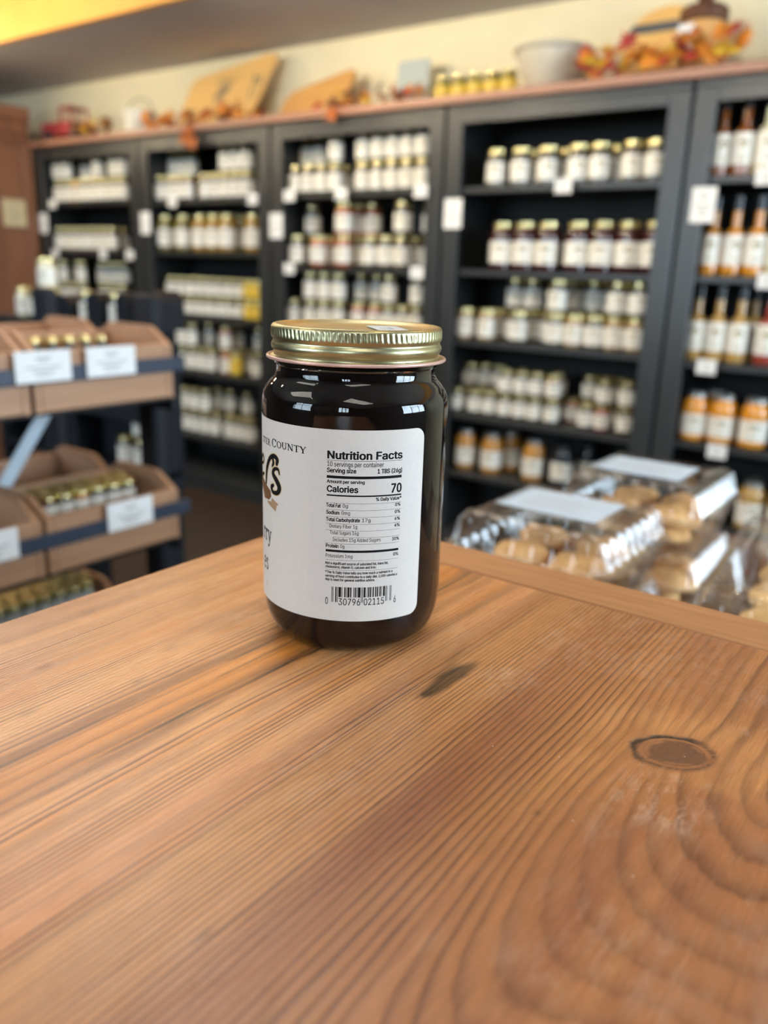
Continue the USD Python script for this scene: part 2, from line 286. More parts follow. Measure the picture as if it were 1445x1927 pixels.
def grid_plank(x0, x1, y0, y1, fine, t, fields):
    """a plank: gridded top (fine where the grain is seen), rounded arris, sides and bottom"""
    fx0, fx1, fy0, fy1, st = fine
    ax = lambda a0, a1, f0, f1: np.unique(np.round(np.concatenate([[a0, a0+.0006], np.arange(max(a0+.0006, f0), min(a1-.0006, f1), st), [a1-.0006, a1], np.arange(a0+.001, a1, .02)]), 5))
    X, Y = ax(x0, x1, fx0, fx1), ax(y0, y1, fy0, fy1)
    gx, gy = np.meshgrid(X, Y, indexing='ij'); nx, ny = gx.shape
    pv, dz = fields(gx.ravel()*1e3, gy.ravel()*1e3)
    z = np.full(gx.size, TZ) + dz*1e-3
    edge = (gx.ravel() <= x0+1e-6) | (gx.ravel() >= x1-1e-6) | (gy.ravel() <= y0+1e-6) | (gy.ravel() >= y1-1e-6); z = np.where(edge, z-.00002, z)
    i, j = np.meshgrid(np.arange(nx-1), np.arange(ny-1), indexing='ij'); a = (i*ny+j).ravel(); F = [np.stack([a, a+ny, a+ny+1, a+1], 1)]
    V = np.stack([gx.ravel(), gy.ravel(), z], 1); n = len(V)
    per = np.concatenate([np.arange(nx)*ny, (nx-1)*ny+np.arange(1, ny), (np.arange(nx-2, -1, -1))*ny+ny-1, np.arange(ny-2, 0, -1)])
    rim = V[per].copy(); low = rim.copy(); low[:, 2] = TZ - t; m = len(per); k = np.arange(m); k2 = (k+1) % m
    F.append(np.stack([n+k, n+m+k, n+m+k2, n+k2], 1)); F = np.vstack(F); T = np.vstack([F[:, [0, 1, 2]], F[:, [0, 2, 3]]])
    c = n+3*m; V = np.vstack([V, rim, low, low, [[(x0+x1)/2, (y0+y1)/2, TZ-t]]]); T = np.vstack([T, np.stack([np.full(m, c), n+2*m+k2, n+2*m+k], 1)])
    pv = {q: np.concatenate([w, w[per], w[per], w[per], [0]]) for q, w in pv.items()}
    return (V, T), pv
def sm(a, b, x): t = np.clip((x-a)/(b-a), 0, 1); return t*t*(3-2*t)
def density_phase(r, tab):
    """tab [(r, spacing mm)...] -> ring number at r"""
    tab = np.array(tab, float); rr = np.linspace(tab[0, 0], tab[-1, 0], 4000); d = 1/np.interp(rr, tab[:, 0], tab[:, 1])
    return np.interp(r, rr, np.concatenate([[0], np.cumsum((d[1:]+d[:-1])/2*np.diff(rr))]))
def nz(x, y, sx, sy, seed, oc=3): return meshkit.fbm(np.stack([x/sx+50, y/sy+50, np.zeros_like(x)], -1), oc, seed) - .5
def ell(x, y, cx, cy, a, b, deg):
    c, s = math.cos(math.radians(deg)), math.sin(math.radians(deg)); dx, dy = x-cx, y-cy
    return np.hypot((dx*c+dy*s)/a, (-dx*s+dy*c)/b)
def fields_left(x, y):
    r = x + 5*nz(x, y, 60, 420, 3) + 1.2*nz(x, y, 14, 120, 4)
    r = r + 3.2*nz(r, y, 9, 900, 61, 2) + 1.3*nz(r, y, 3.6, 500, 62, 2); bulge = 3.0*np.exp(-((x+200)/22)**2)*np.sin((y-60)/52); r = r + bulge
    ph = density_phase(r, [(-330, 1.5), (-262, 1.35), (-232, 1.9), (-224, 2.6), (-216, 6), (-205, 7.5), (-192, 6), (-184, 2.6), (-172, 2.0), (-158, 1.9), (-148, 2.6), (-120, 3)])
    streak = sm(-226, -213, r)*(1-sm(-193, -182, r))
    orange = np.clip(streak*(.35+1.6*np.clip(nz(x, y, 9, 160, 5)+.18, 0, 1)), 0, .95)
    crack = np.exp(-((r+193.5+2.2*nz(x, y, 30, 60, 8))/.75)**2)*sm(-.14, .10, nz(x, y, 6, 70, 6)+.04)*sm(120, 150, y)
    crack += .8*np.exp(-((r+213+2*nz(x, y, 30, 60, 18))/.7)**2)*sm(-.1, .15, nz(x, y, 6, 60, 16)) + .7*np.exp(-((r+204)/1.6)**2)*sm(0, .2, nz(x, y, 5, 40, 26))*sm(170, 215, y)
    spots = sum(a*np.exp(-ell(x, y, cx, cy, rx, ry, 10)**2) for cx, cy, rx, ry, a in ((-303, 125, 2.5, 9, .45), (-262, 150, 2.2, 4, .5), (-236, 128, 2, 4, .4), (-292, 190, 2, 6, .4), (-239, 190, 2, 4, .4), (-226, 165, 1.4, 3, .5), (-196, 250, 8, 16, .5), (-205, 243, 3, 14, .55), (-148, 255, 1.5, 16, .4)))
    joint = .12*np.exp(-((x+145.6)/.45)**2) + .36*np.exp(-((x+148.0+1.2*nz(x, y, 20, 40, 19))/1.8)**2)*sm(-.25, .2, nz(x, y, 40, 40, 20))
    wear = .35*sm(-.05, .3, nz(x, y, 50, 60, 12)) + .3*sm(0, .25, nz(x, y, 20, 30, 13))
    return dict(phase=ph, dark=np.clip(crack*.95+spots*.7+joint*.6, 0, .95), orange=np.clip(orange+.45*sm(.0, .22, nz(r, y, 6, 380, 63)), 0, .95), knot=np.clip(.28*sm(.04, .2, nz(r, y, 8, 300, 64))+streak*1.5*sm(.02, .16, nz(x, y, 3.2, 140, 55)), 0, .6), wear=wear, soft=np.clip(.45*streak+.75*sm(-.02, .22, nz(r, y, 7, 260, 65)), 0, .8)), 0*x
def fields_right(x, y):
    kx, ky = -57.5, 242.5
    rho = ell(x, y, kx, ky, 12.5, 9.3, 36)
    dx, dy = x+26, 238-y
    wc = np.exp(-(dx/42)**2); g = np.sqrt(dx**2 + (.47*np.maximum(dy, 0))**2 + 1)*wc + np.abs(dx)*(1-wc)
    g = g - 4.5*np.exp(-((x-kx)/24)**2 - ((y-ky)/30)**2)*np.sign(kx-4-x)*np.minimum(1, np.abs(kx-4-x)/6)*(-1)
    g = g + 3.0*nz(x, y, 45, 320, 31) + .8*nz(x, y, 12, 70, 32); g = g + 2.6*nz(g, y, 10, 900, 66, 2) + 1.0*nz(g, y, 4, 500, 67, 2) + 5*nz(x, y, 45, 45, 33)*np.exp(-(g/48)**2)
    ph = density_phase(g, [(-5, 7), (20, 7.0), (36, 5.2), (46, 3.6), (62, 2.8), (80, 2.3), (95, 2.0), (108, 1.8), (124, 1.7), (200, 2.2)])
    g0 = g; core = np.exp(-(g/50)**2)
    orange = np.clip(.55*np.exp(-((rho-2.0)/1.1)**2)*sm(-.1, .25, nz(x, y, 18, 22, 41)+.1) + .3*sm(.0, .25, nz(x, y, 9, 160, 42)) + .75*sm(-108, -134, x+10*nz(x, y, 30, 200, 43)), 0, .85)
    knot = np.where(rho < 1, .92-.62*sm(.62, .74, rho+.5*nz(x, y, 7, 7, 47))*(1-sm(.93, .98, rho)), .4*np.exp(-((rho-1)/.12)**2))
    ring = sm(.93, .99, rho)*(1-sm(1.08, 1.2, rho+.3*nz(x, y, 5, 5, 48)))*(.15+.88*sm(-.25, .45, np.cos(np.arctan2(y-ky, x-kx)-math.radians(150))))
    st = ell(x, y, -139.6, 240, 4.0, 19, -3); stain = .85*sm(1.15, .5, st + .9*nz(x, y, 5, 16, 44)) + .4*sm(1.2, .3, ell(x, y, -145, 243, 4, 12, -3))
    sp = sum(a*np.exp(-ell(x, y, cx, cy, rx, ry, 0)**2) for cx, cy, rx, ry, a in ((-78.5, 187, .9, 1.3, .8), (-118, 99, 1.2, 3, .6), (-92, 92, 1.2, 4, .4), (-56, 128, 1.5, 3, .35)))
    joint = .12*np.exp(-((x+145.4)/.45)**2) + .5*sm(3.5, 0, x+145.4)*sm(300, 120, y)
    wear = .35*sm(-.05, .25, nz(x, y, 40, 50, 45)) + .75*np.exp(-ell(x, y, -52, 214, 13, 16, 30)**2) + .6*np.exp(-ell(x, y, -126, 252, 14, 14, 0)**2) + .35*np.exp(-ell(x, y, -135, 165, 12, 30, 10)**2) + .5*core*sm(0, .2, nz(x, y, 15, 15, 46))
    ph = np.where(rho < 1, rho*5, ph)
    return dict(phase=ph, dark=np.clip(.96*ring+stain+.7*sp+.55*joint, 0, .96), orange=orange*(rho > 1), knot=knot, wear=np.clip(wear, 0, 1)*(rho > 1.05), soft=np.clip(.05+.25*core+.5*np.exp(-((g-41)/9)**2)+.3*np.exp(-((rho-1.3)/.6)**2)*(rho > 1)+.5*sm(.0, .25, nz(g, y, 8, 200, 49)), 0, .88)), -.35*ring
counter = thing('counter_table', 'worn pine plank counter table filling the foreground under the dark jar', 'table')
m, pv = grid_plank(-.3096, -.14551, -.30, .3424, (-.3096, -.1455, .045, .3424, .0013), .038, fields_left)
obj('plank', m, 'table_wood', counter, smooth=True, pv=pv)
m, pv = grid_plank(-.14549, .055, -.30, .3424, (-.1455, .0, .045, .3424, .0009), .038, fields_right)
obj('plank', m, 'table_wood_red', counter, smooth=True, pv=pv)
m, pv = grid_plank(.0552, .26, -.30, .3424, (.06, .06, .0, .0, .01), .038, lambda x, y: fields_left(x-340, y))
obj('plank', m, 'table_wood', counter, smooth=True, pv=pv)
obj('end_rail', b2(-.3096, .26, .3430, .3747, TZ-.045, TZ+.0002, .0012), 'rail_wood', counter, label='pale straight end rail along the back of the counter')
obj('end_rail', b2(-.3096, .26, -.332, -.3006, TZ-.045, TZ, .0012), 'rail_wood', counter)
for x, y in ((-.265, .30), (.215, .30), (-.265, -.26), (.215, -.26)): obj('leg', b2(x-.03, x+.03, y-.03, y+.03, 0, TZ-.038, .003), 'leg_wood', counter)
for s in ((-.235, .185, .29, .31), (-.235, .185, -.27, -.25)): obj('apron', b2(*s, TZ-.12, TZ-.0385, .002), 'leg_wood', counter)
for s in ((-.275, -.255, -.23, .27), (.205, .225, -.23, .27)): obj('apron', b2(*s, TZ-.12, TZ-.0385, .002), 'leg_wood', counter)

# ------------------------------------------------------------------ the jar on the counter
JC = (-.2004, .256); JB = math.atan2(-JC[1], -JC[0])
usdkit.material(stage, mats('jar_glass'), {'p': ('principled_bsdf', dict(base_color=(.97, .98, .97), roughness=.0, ior=1.5, transmission_weight=1.0))}, [], surface='p.BSDF')
pm('dark_preserve', (.004, .0016, .0016), .45, noise=(45, (.008, .0028, .0025), (1, 1, 1), .35, .7), specular_ior_level=.06)
pm('jar_label_paper', (.62, .595, .56), .5, noise=(700, (.59, .565, .53), (1, 1, 1), .3, .7), bump=(900, .06, .0002))
pm('jar_label_panel', (.605, .585, .56), .5, noise=(700, (.58, .56, .535), (1, 1, 1), .3, .7), bump=(900, .06, .0002))
pm('print_black', (.006, .006, .007), .6, specular_ior_level=.15); pm('print_brown', (.16, .075, .03), .5); pm('print_tan', (.36, .23, .13), .5); pm('print_glow', (.56, .44, .24), .5)
pm('lid_gold', (.47, .445, .265), .33, 1.0, bump=(220, .03, .0002)); pm('lid_rim', (.62, .40, .34), .32, .35); pm('sticker', (.70, .80, .88), .4); pm('sticker_ink', (.32, .42, .52), .5)
jar = thing('preserve_jar', 'tall glass jar of black preserves with gold lid and nutrition label, standing on the counter', 'jar', (*JC, TZ), JB)
mm = 1e-3
outer = [(0, 2.0), (21, 1.7), (24, .4), (25.5, 0), (27.5, .35), (30.5, 1.6), (33.0, 3.8), (34.9, 7.0), (36.0, 11.0), (36.6, 15.5), (36.8, 20), (36.8, 95), (36.7, 97), (36.2, 99), (35.2, 101), (33.7, 103), (32.2, 104.6), (31.4, 106), (31.1, 107.5), (31.1, 109.5), (31.9, 110.3), (31.9, 111.4), (31.0, 112.2), (30.6, 118)]
inner = [(29.4, 118), (29.9, 107.5), (31.0, 105), (33.2, 102.6), (34.8, 100.2), (35.5, 97.4), (35.7, 95), (35.7, 20), (35.3, 15), (34.2, 10.5), (32.2, 6.6), (28.6, 4.2), (24, 3.4), (0, 3.3)]
obj('glass', lathe([(r*mm, z*mm) for r, z in outer+[(0, 118)]], 128), 'jar_glass', jar, smooth=40)
cont = [(0, 2.7), (22, 2.4), (25.5, 1.0), (28.0, 1.2), (31.0, 2.7), (33.3, 5.0), (34.9, 8.4), (35.75, 12.4), (36.2, 17), (36.35, 21), (36.35, 95), (36.2, 97.2), (35.3, 99.9), (33.12, 102.55), (30.92, 104.95), (29.82, 107.5), (29.6, 110), (0, 110)]
obj('preserves', lathe([(r*mm, z*mm) for r, z in cont], 96), 'dark_preserve', jar, smooth=40, label='nearly black fruit preserves filling the jar')
# gold screw lid with knurled band
lp = [(0, -1.5), (14, -1.5), (15, -1.2), (20, -1.2), (21, -1.6), (27, -1.6), (28.6, -1.2), (30.0, -.4), (31.0, -.02), (31.8, 0), (32.5, -.25), (33.0, -.9)]
kn = [(33.15, -1.3), (33.2, -2.2), (33.2, -3.4), (33.15, -4.3)]
lo = [(33.0, -4.9), (32.6, -5.5), (32.35, -6.0), (32.6, -6.6), (33.0, -7.3), (33.15, -8.1), (32.95, -9.0), (32.4, -9.9), (32.0, -10.8), (32.1, -11.5), (32.9, -11.9), (33.8, -12.0), (33.6, -12.3), (32.3, -12.2), (31.95, -12.0), (31.9, -11)]
n = 480; a = np.arange(n)*2*np.pi/n; V = []; prof = lp+kn+lo
for r, z in prof:
    rr = np.full(n, r)
    if (r, z) in kn: rr = rr - .28*np.clip(.5-.9*np.cos(a*96), 0, 1)*(1 if -4 < z < -1.4 else .35)
    V.append(np.stack([rr*np.cos(a), rr*np.sin(a), np.full(n, z)], 1))
V = np.vstack(V)*mm; k = np.arange(n); k2 = (k+1) % n
F = np.vstack([np.stack([i*n+k, (i+1)*n+k, (i+1)*n+k2, i*n+k2], 1) for i in range(len(prof)-1)])
LZ = .1249
lm = trimesh.Trimesh(V, np.vstack([F[:, [0, 1, 2]], F[:, [0, 2, 3]]]), process=False); lm.apply_translation((0, 0, LZ)); lm.merge_vertices(); lm.update_faces(lm.nondegenerate_faces())
lid = obj('lid', lm, 'lid_gold', jar, smooth=50, label='gold metal screw lid with fine knurled band')
obj('rolled_rim', trimesh.Trimesh(*tube([(34.35*mm*math.cos(t), 34.35*mm*math.sin(t), LZ-12.3*mm) for t in np.arange(160)*2*np.pi/160], .72*mm, 10, True), process=False), 'lid_rim', lid, smooth=True, label='pinkish rolled rim of the lid')
st = affinity.translate(affinity.rotate(rrect(-15.5, 15.5, -6, 6, 1), 11, origin=(0, 0)), 4, 12.4)
stm = ext(st, .12); stm.apply_translation((0, 0, -1.15)); stm.apply_scale(mm); stm.apply_translation((0, 0, LZ))
stk = obj('price_sticker', stm, 'sticker', lid, label='small pale blue price sticker on the lid')
# paper label wrapped round the jar, and its print
def curve(m2, off, R=36.8):
    """flat mesh (u, v, w in mm) wrapped on the jar; u runs round to the right as seen from the front"""
    v, f = trimesh.remesh.subdivide_to_size(m2.vertices, m2.faces, 2.2, max_iter=12)
    th = v[:, 0]/R; r = R + off + v[:, 2]
    return np.stack([r*np.cos(th), r*np.sin(th), v[:, 1]], 1)*mm, f
lab = rrect(-138, 28.5, 16.3, 90.2, 4.2)
g = []
for u in np.arange(-138, 28.5, 2.0): g.append(lab.intersection(sbox(u, 0, min(u+2.0, 28.5), 100)))
def flat(polys, t, z0=0.0):
    ms = []
    for p in polys:
        for q in getattr(p, 'geoms', [p]):
            if q.geom_type == 'Polygon' and q.area > 1e-4: ms.append(ext(q, t, z0))
    return trimesh.util.concatenate(ms)
label = obj('label', curve(flat([lab], .10), .02), 'jar_label_paper', jar, smooth=40, label='cream paper wrap label printed in black')
obj('label_panel', curve(flat([rrect(-16.4, 26, 22.9, 84.2, .3)], .008), .122), 'jar_label_panel', label)
TXT = MB()
def word(s, u0, u1, v, cap, bold=False):
    m = meshkit.text_mesh(s, cap, .012, bold); b = m.bounds; e = cap*(.03 if bold else .014); u0 += e; u1 -= e
    q = m.vertices.copy(); q[:, 0] = u0 + (q[:, 0]-b[0, 0])*(u1-u0)/(b[1, 0]-b[0, 0]); q[:, 1] += v
    for k in ((-1, 0, 1) if bold else (-1, 1)): TXT.add((q + [k*e, (.4*e if k == 0 else -.2*e) if bold else 0, 0], m.faces))
def bar(u0, u1, v0, v1): TXT.add(ext(sbox(u0, v0, u1, v1), .012))
word('Nutrition Facts', -9.8, 18.35, 79.6, 2.75, True); bar(-9.8, 18.4, 78.86, 79.0)
word('10 servings per container', -9.8, 10.95, 76.75, 1.75)
word('Serving size', -9.9, .9, 74.5, 1.6, True); word('1 TBS (26g)', 8.6, 18.4, 74.35, 1.6, True); bar(-9.9, 18.25, 72.3, 73.3)
word('Amount per serving', -9.9, 4.0, 70.55, 1.15, True); word('Calories', -9.86, 1.72, 67.2, 2.25, True); word('70', 14.1, 18.45, 66.9, 3.3, True); bar(-9.85, 18.4, 65.6, 66.15)
word('% Daily Value*', 8.3, 18.5, 64.0, 1.25, True)
for v in (63.0, 60.4, 57.75, 55.1, 52.5): bar(-10, 18.4, v-.05, v+.05)
bar(-7.4, 18.2, 49.85, 49.95); bar(-10, 18.1, 47.3, 47.4)
for s, s2, v, u0, u1, w in (('Total Fat', '0g', 61.4, -10, -4.6, -1.9), ('Sodium', '0mg', 58.7, -10, -5, -1.1), ('Total Carbohydrate', '17g', 56.0, -10, 2.6, 6.5)):
    word(s, u0, u1, v, 1.35, True); word(s2, u1+.7, w, v, 1.35)
word('Dietary Fiber 1g', -8.7, 1.62, 53.5, 1.35); word('Total Sugars 16g', -8.5, 2.2, 51.0, 1.35); word('Includes 15g Added Sugars', -7.4, 10.6, 48.3, 1.35)
word('Protein', -10.04, -5.2, 45.75, 1.35, True); word('0g', -4.5, -2.96, 45.75, 1.35); bar(-10.03, 18.0, 44.0, 44.9); word('Potassium 1mg', -10, .1, 41.9, 1.35); bar(-10, 18, 40.8, 40.9)
for s, v, u0, u1 in (('0%', 61.5, 15.9, 18.2), ('0%', 58.8, 15.9, 18.2), ('6%', 56.1, 15.9, 18.2), ('4%', 53.5, 15.9, 18.2), ('30%', 48.2, 15.1, 18.1), ('0%', 42.1, 15.8, 18.0)): word(s, u0, u1, v, 1.2, True)
word('Not a significant source of saturated fat, trans fat,', -10.1, 13.9, 39.1, .95, True); word('cholesterol, vitamin D, calcium and iron.', -10.1, 9.2, 37.7, .95, True); bar(-10.1, 18, 36.95, 37.05)
word('*The % Daily Value tells you how much a nutrient in a', -10.15, 15.8, 35.5, .95, True); word('serving of food contributes to a daily diet. 2,000 calories a', -10.1, 17.9, 34.0, .95, True); word('day is used for general nutrition advice.', -10.1, 8.8, 32.6, .95, True)
UL = '0001101 0011001 0010011 0111101 0100011 0110001 0101111 0111011 0110111 0001011'.split()
bits = '101' + ''.join(UL[int(c)] for c in '030796') + '01010' + ''.join(''.join('10'[int(b)] for b in UL[int(c)]) for c in '021156') + '101'
for i, b in enumerate(bits):
    if b == '1':
        u = -7.6 + i*23.2/95; bar(u, u+23.2/95, 24.0 if i < 10 or i > 84 or 44 < i < 50 else 26.1, 30.2)
for s, u0, u1 in (('0', -10.0, -8.9), ('30796', -4.9, 3.4), ('02115', 4.7, 12.7), ('6', 16.7, 17.7)): word(s, u0, u1, 22.9, 2.75)
# serif letters of the front, drawn as pen strokes
def stroke(pts, w, close=False):
    return LineString(pts).buffer(w/2, cap_style=2, join_style=1, quad_segs=5)
def arc(cx, cy, rx, ry, a0, a1, n=18): return [(cx+rx*math.cos(math.radians(a0+(a1-a0)*k/n)), cy+ry*math.sin(math.radians(a0+(a1-a0)*k/n))) for k in range(n+1)]
K, H_ = .15, .055
def ser(x, y, w=.30, h=.05): return sbox(x-w/2, y-(h if y > .5 else 0), x+w/2, y+(0 if y > .5 else h))
def ring_(cx, cy, rx, ry, kx, ky): return shapely.Point(0, 0).buffer(1, quad_segs=14).__class__(arc(cx, cy, rx, ry, 0, 360, 40), [arc(cx, cy, rx-kx, ry-ky, 0, 360, 40)])
GL = {
 'T': (.82, [stroke([(.41, 0), (.41, 1)], K), stroke([(.03, .97), (.79, .97)], .06), stroke([(.05, .80), (.05, 1)], .05), stroke([(.77, .80), (.77, 1)], .05), ser(.41, 0)]),
 'E': (.78, [stroke([(.2, 0), (.2, 1)], K), stroke([(.05, .97), (.68, .97)], .06), stroke([(.05, .03), (.72, .03)], .06), stroke([(.2, .51), (.52, .51)], .06), stroke([(.66, .8), (.66, 1)], .05), stroke([(.71, 0), (.71, .22)], .05), stroke([(.52, .4), (.52, .62)], .05)]),
 'R': (.86, [stroke([(.2, 0), (.2, 1)], K), ser(.2, 0), stroke([(.06, .97), (.4, .97)], .06), stroke(arc(.38, .74, .23, .23, 90, -90), .11), stroke([(.2, .51), (.4, .51)], .06), stroke([(.38, .5), (.72, .03), (.86, .03)], .12)]),
 'C': (.86, [ring_(.47, .5, .42, .52, .14, .06).difference(sbox(.62, .22, 1, .72)), stroke([(.80, .66), (.80, .98)], .05)]),
 'O': (.98, [ring_(.49, .5, .45, .52, .14, .06)]),
 'U': (.95, [stroke([(.18, 1), (.18, .34)], K), stroke(arc(.46, .34, .28, .32, 180, 360), .09), stroke([(.74, .34), (.74, 1)], .06), ser(.18, 1), ser(.74, 1)]),
 'N': (.98, [stroke([(.17, 0), (.17, 1)], .06), stroke([(.12, 1), (.80, 0)], .15), stroke([(.80, 0), (.80, 1)], .06), ser(.17, 0, .26), ser(.80, 1, .26), ser(.1, 1, .2)]),
 'Y': (.90, [stroke([(.12, 1), (.45, .45)], K), stroke([(.78, 1), (.45, .45)], .06), stroke([(.45, 0), (.45, .5)], K), ser(.45, 0), ser(.12, 1), ser(.78, 1, .26)]),
 'S': (.66, [stroke([(.55, .82), (.47, .94), (.33, .98), (.18, .93), (.11, .79), (.17, .65), (.33, .54), (.48, .43), (.56, .28), (.51, .11), (.35, .02), (.19, .05), (.10, .2)], .11), stroke([(.56, .75), (.56, 1)], .05), stroke([(.09, 0), (.09, .27)], .05)]),
 'r': (.52, [stroke([(.18, 0), (.18, .66)], .11), ser(.18, 0, .28, .045), stroke([(.06, .63), (.18, .66)], .05), stroke([(.2, .42), (.27, .58), (.38, .65), (.47, .62)], .08), Point(.45, .58).buffer(.06)]),
 'y': (.62, [stroke([(.10, .66), (.32, .04)], .11), stroke([(.54, .66), (.30, -.06), (.2, -.25), (.08, -.27)], .06), ser(.10, .66, .24, .045), ser(.54, .66, .2, .045), Point(.09, -.23).buffer(.06)]),
 'e': (.58, [stroke(arc(.30, .33, .22, .32, 0, 310), .085), stroke([(.1, .35), (.52, .35)], .05)]),
 's': (.48, [stroke([(.38, .54), (.31, .63), (.21, .66), (.12, .6), (.12, .48), (.24, .37), (.36, .26), (.37, .13), (.28, .03), (.16, .02), (.08, .13)], .08)]),
}
def serif(s, u, v, cap, sx=1.0, end=None, dy=None):
    """letters from u; end: right end instead; dy(u) lifts along an arc"""
    polys = []; x = 0
    for ch, k in s:
        w, ps = GL[ch]; polys.append((x, k, unary_union(ps))); x += (w+.06)*k
    u0 = u if end is None else end - x*cap*sx
    for x_, k, p in polys:
        q = affinity.affine_transform(p.buffer(.018), [cap*k*sx, 0, 0, cap*k, u0 + x_*cap*sx, v + (dy(u0+x_*cap*sx) if dy else 0)])
        TXT.add(flat([q], .012))
serif([('S', .78), ('T', .78), ('E', .78), ('R', .78)], 0, 80.0, 3.1, 1.2, end=-38.2)
serif([('C', 1.0), ('O', .8), ('U', .8), ('N', .8), ('T', .8), ('Y', .8)], 0, 80.1, 3.1, 1.27, end=-18.0, dy=lambda u: .35*math.sin((u+38)/20*math.pi))
serif([('r', 1), ('r', 1), ('y', 1)], 0, 41.0, 7.0, .78, end=-38.0)
serif([('e', 1), ('s', 1)], 0, 28.7, 7.2, .78, end=-41.0)
word(')', -43.6, -43.0, 22.0, 1.4)
# swelling script strokes of the brand lettering that shows at the label's edge
def brush(pts, ws):
    p = np.array(pts, float); t = np.linspace(0, len(p)-1, 8*(len(p)-1)+1); i = np.clip(t.astype(int), 0, len(p)-2); f = (t-i)[:, None]
    P = lambda k: p[np.clip(k, 0, len(p)-1)]
    q = .5*((2*P(i)) + (-P(i-1)+P(i+1))*f + (2*P(i-1)-5*P(i)+4*P(i+1)-P(i+2))*f**2 + (-P(i-1)+3*P(i)-3*P(i+1)+P(i+2))*f**3)
    w = 1.22*np.interp(t, np.arange(len(ws)), ws)
    return unary_union([LineString([a_, b_]).buffer(c_/2, quad_segs=4) for a_, b_, c_ in zip(q[:-1], q[1:], w[:-1])])
letters = [brush([(-43.3, 64.6), (-42.2, 70.3), (-39.0, 75.0), (-35.4, 76.6), (-33.2, 75.6), (-33.6, 73.9)], [1.3, 1.8, 1.5, 1.5, 1.7, 1.2]),
           brush([(-36.3, 75.0), (-36.0, 73.8), (-37.2, 72.2)], [1.3, 1.3, .3]),
           brush([(-31.8, 70.3), (-32.7, 72.0), (-35.2, 71.6), (-36.3, 69.6), (-33.6, 67.3), (-31.9, 65.0), (-33.1, 62.8), (-36.4, 62.3), (-37.6, 64.0), (-36.1, 65.1)], [.6, 1.0, 1.2, 1.7, 2.0, 2.0, 1.5, 1.2, 1.6, .9]),
           brush([(-52.0, 70.6), (-48.0, 71.5), (-46.6, 73.2), (-48.6, 74.6), (-51.5, 72.6), (-52.4, 69.3), (-50.5, 66.3), (-46.4, 67.6)], [.9, .9, 1.2, 1.0, 1.5, 1.8, 1.4, .7])]
glow = unary_union(letters).buffer(.38).difference(unary_union(letters).buffer(-.02))
obj('lettering_outline', curve(flat([glow], .008), .126), 'print_glow', label)
TXT.add(flat(letters, .012))
obj('ribbon', curve(flat([Polygon([(-58, 67.5), (-50, 65.8), (-45.6, 64.6), (-38.6, 62.3), (-38.0, 60.1), (-39.9, 58.4), (-45.6, 57.8), (-47.3, 59.6), (-52, 61.5), (-58, 62.8)])], .012), .145), 'print_brown', label, label='brown printed ribbon under the lettering')
obj('ribbon_tail', curve(flat([Polygon([(-42.4, 57.6), (-38.2, 58.0), (-37.3, 59.8), (-32.4, 58.2), (-33.8, 57.4), (-34.4, 55.0), (-41.0, 56.7)])], .012), .142), 'print_tan', label)
tm = TXT.get()
obj('printing', curve(tm, .132), 'print_black', label)
m = ext(unary_union([sbox(-6, -1.2, 6, -.6), sbox(-6, .2, 4, 1.6), sbox(-4, -3, 5, -2.5)]), .03)
m.apply_transform(rmat((0, 0, 1), 11)); m.apply_translation((4, 12.4, -1.03)); m.apply_scale(mm); m.apply_translation((0, 0, LZ))
obj('sticker_print', m, 'sticker_ink', lid)

# ------------------------------------------------------------------ lower display table and the cookie boxes
G = 1.13
wood('display_wood', (.16, .075, .04), (.10, .048, .026), 'x', 40, .45)
dt = thing('display_table', 'low dark wooden display table behind the counter rail, carrying the cookie boxes', 'table')
obj('tabletop', b2(-.47, .40, .40, 1.30, .725, .755, .004), 'display_wood', dt)
for x, y in ((-.43, .44), (.36, .44), (-.43, 1.26), (.36, 1.26)): obj('leg', b2(x-.025, x+.025, y-.025, y+.025, 0, .725, .003), 'display_wood', dt)
film('clear_plastic', (.96, .965, .97), .06, .065, .7)
pm('paper_label', (.56, .69, .83), .45, noise=(80, (.52, .65, .79), (1, 1, 1), .3, .7)); pm('paper_ink', (.50, .55, .62), .5)  # blue daylight cast is put into the white paper colour
pm('cookie_tan', (.78, .47, .20), .8, noise=(55, (.60, .32, .12), (1, 1, 1), .38, .66), bump=(170, .5, .002))
pm('cookie_pale', (.80, .56, .28), .8, noise=(45, (.66, .43, .19), (1, 1, 1), .38, .66), bump=(150, .5, .002))
pm('cookie_brown', (.40, .20, .085), .8, noise=(55, (.28, .13, .055), (1, 1, 1), .38, .66), bump=(170, .5, .002))
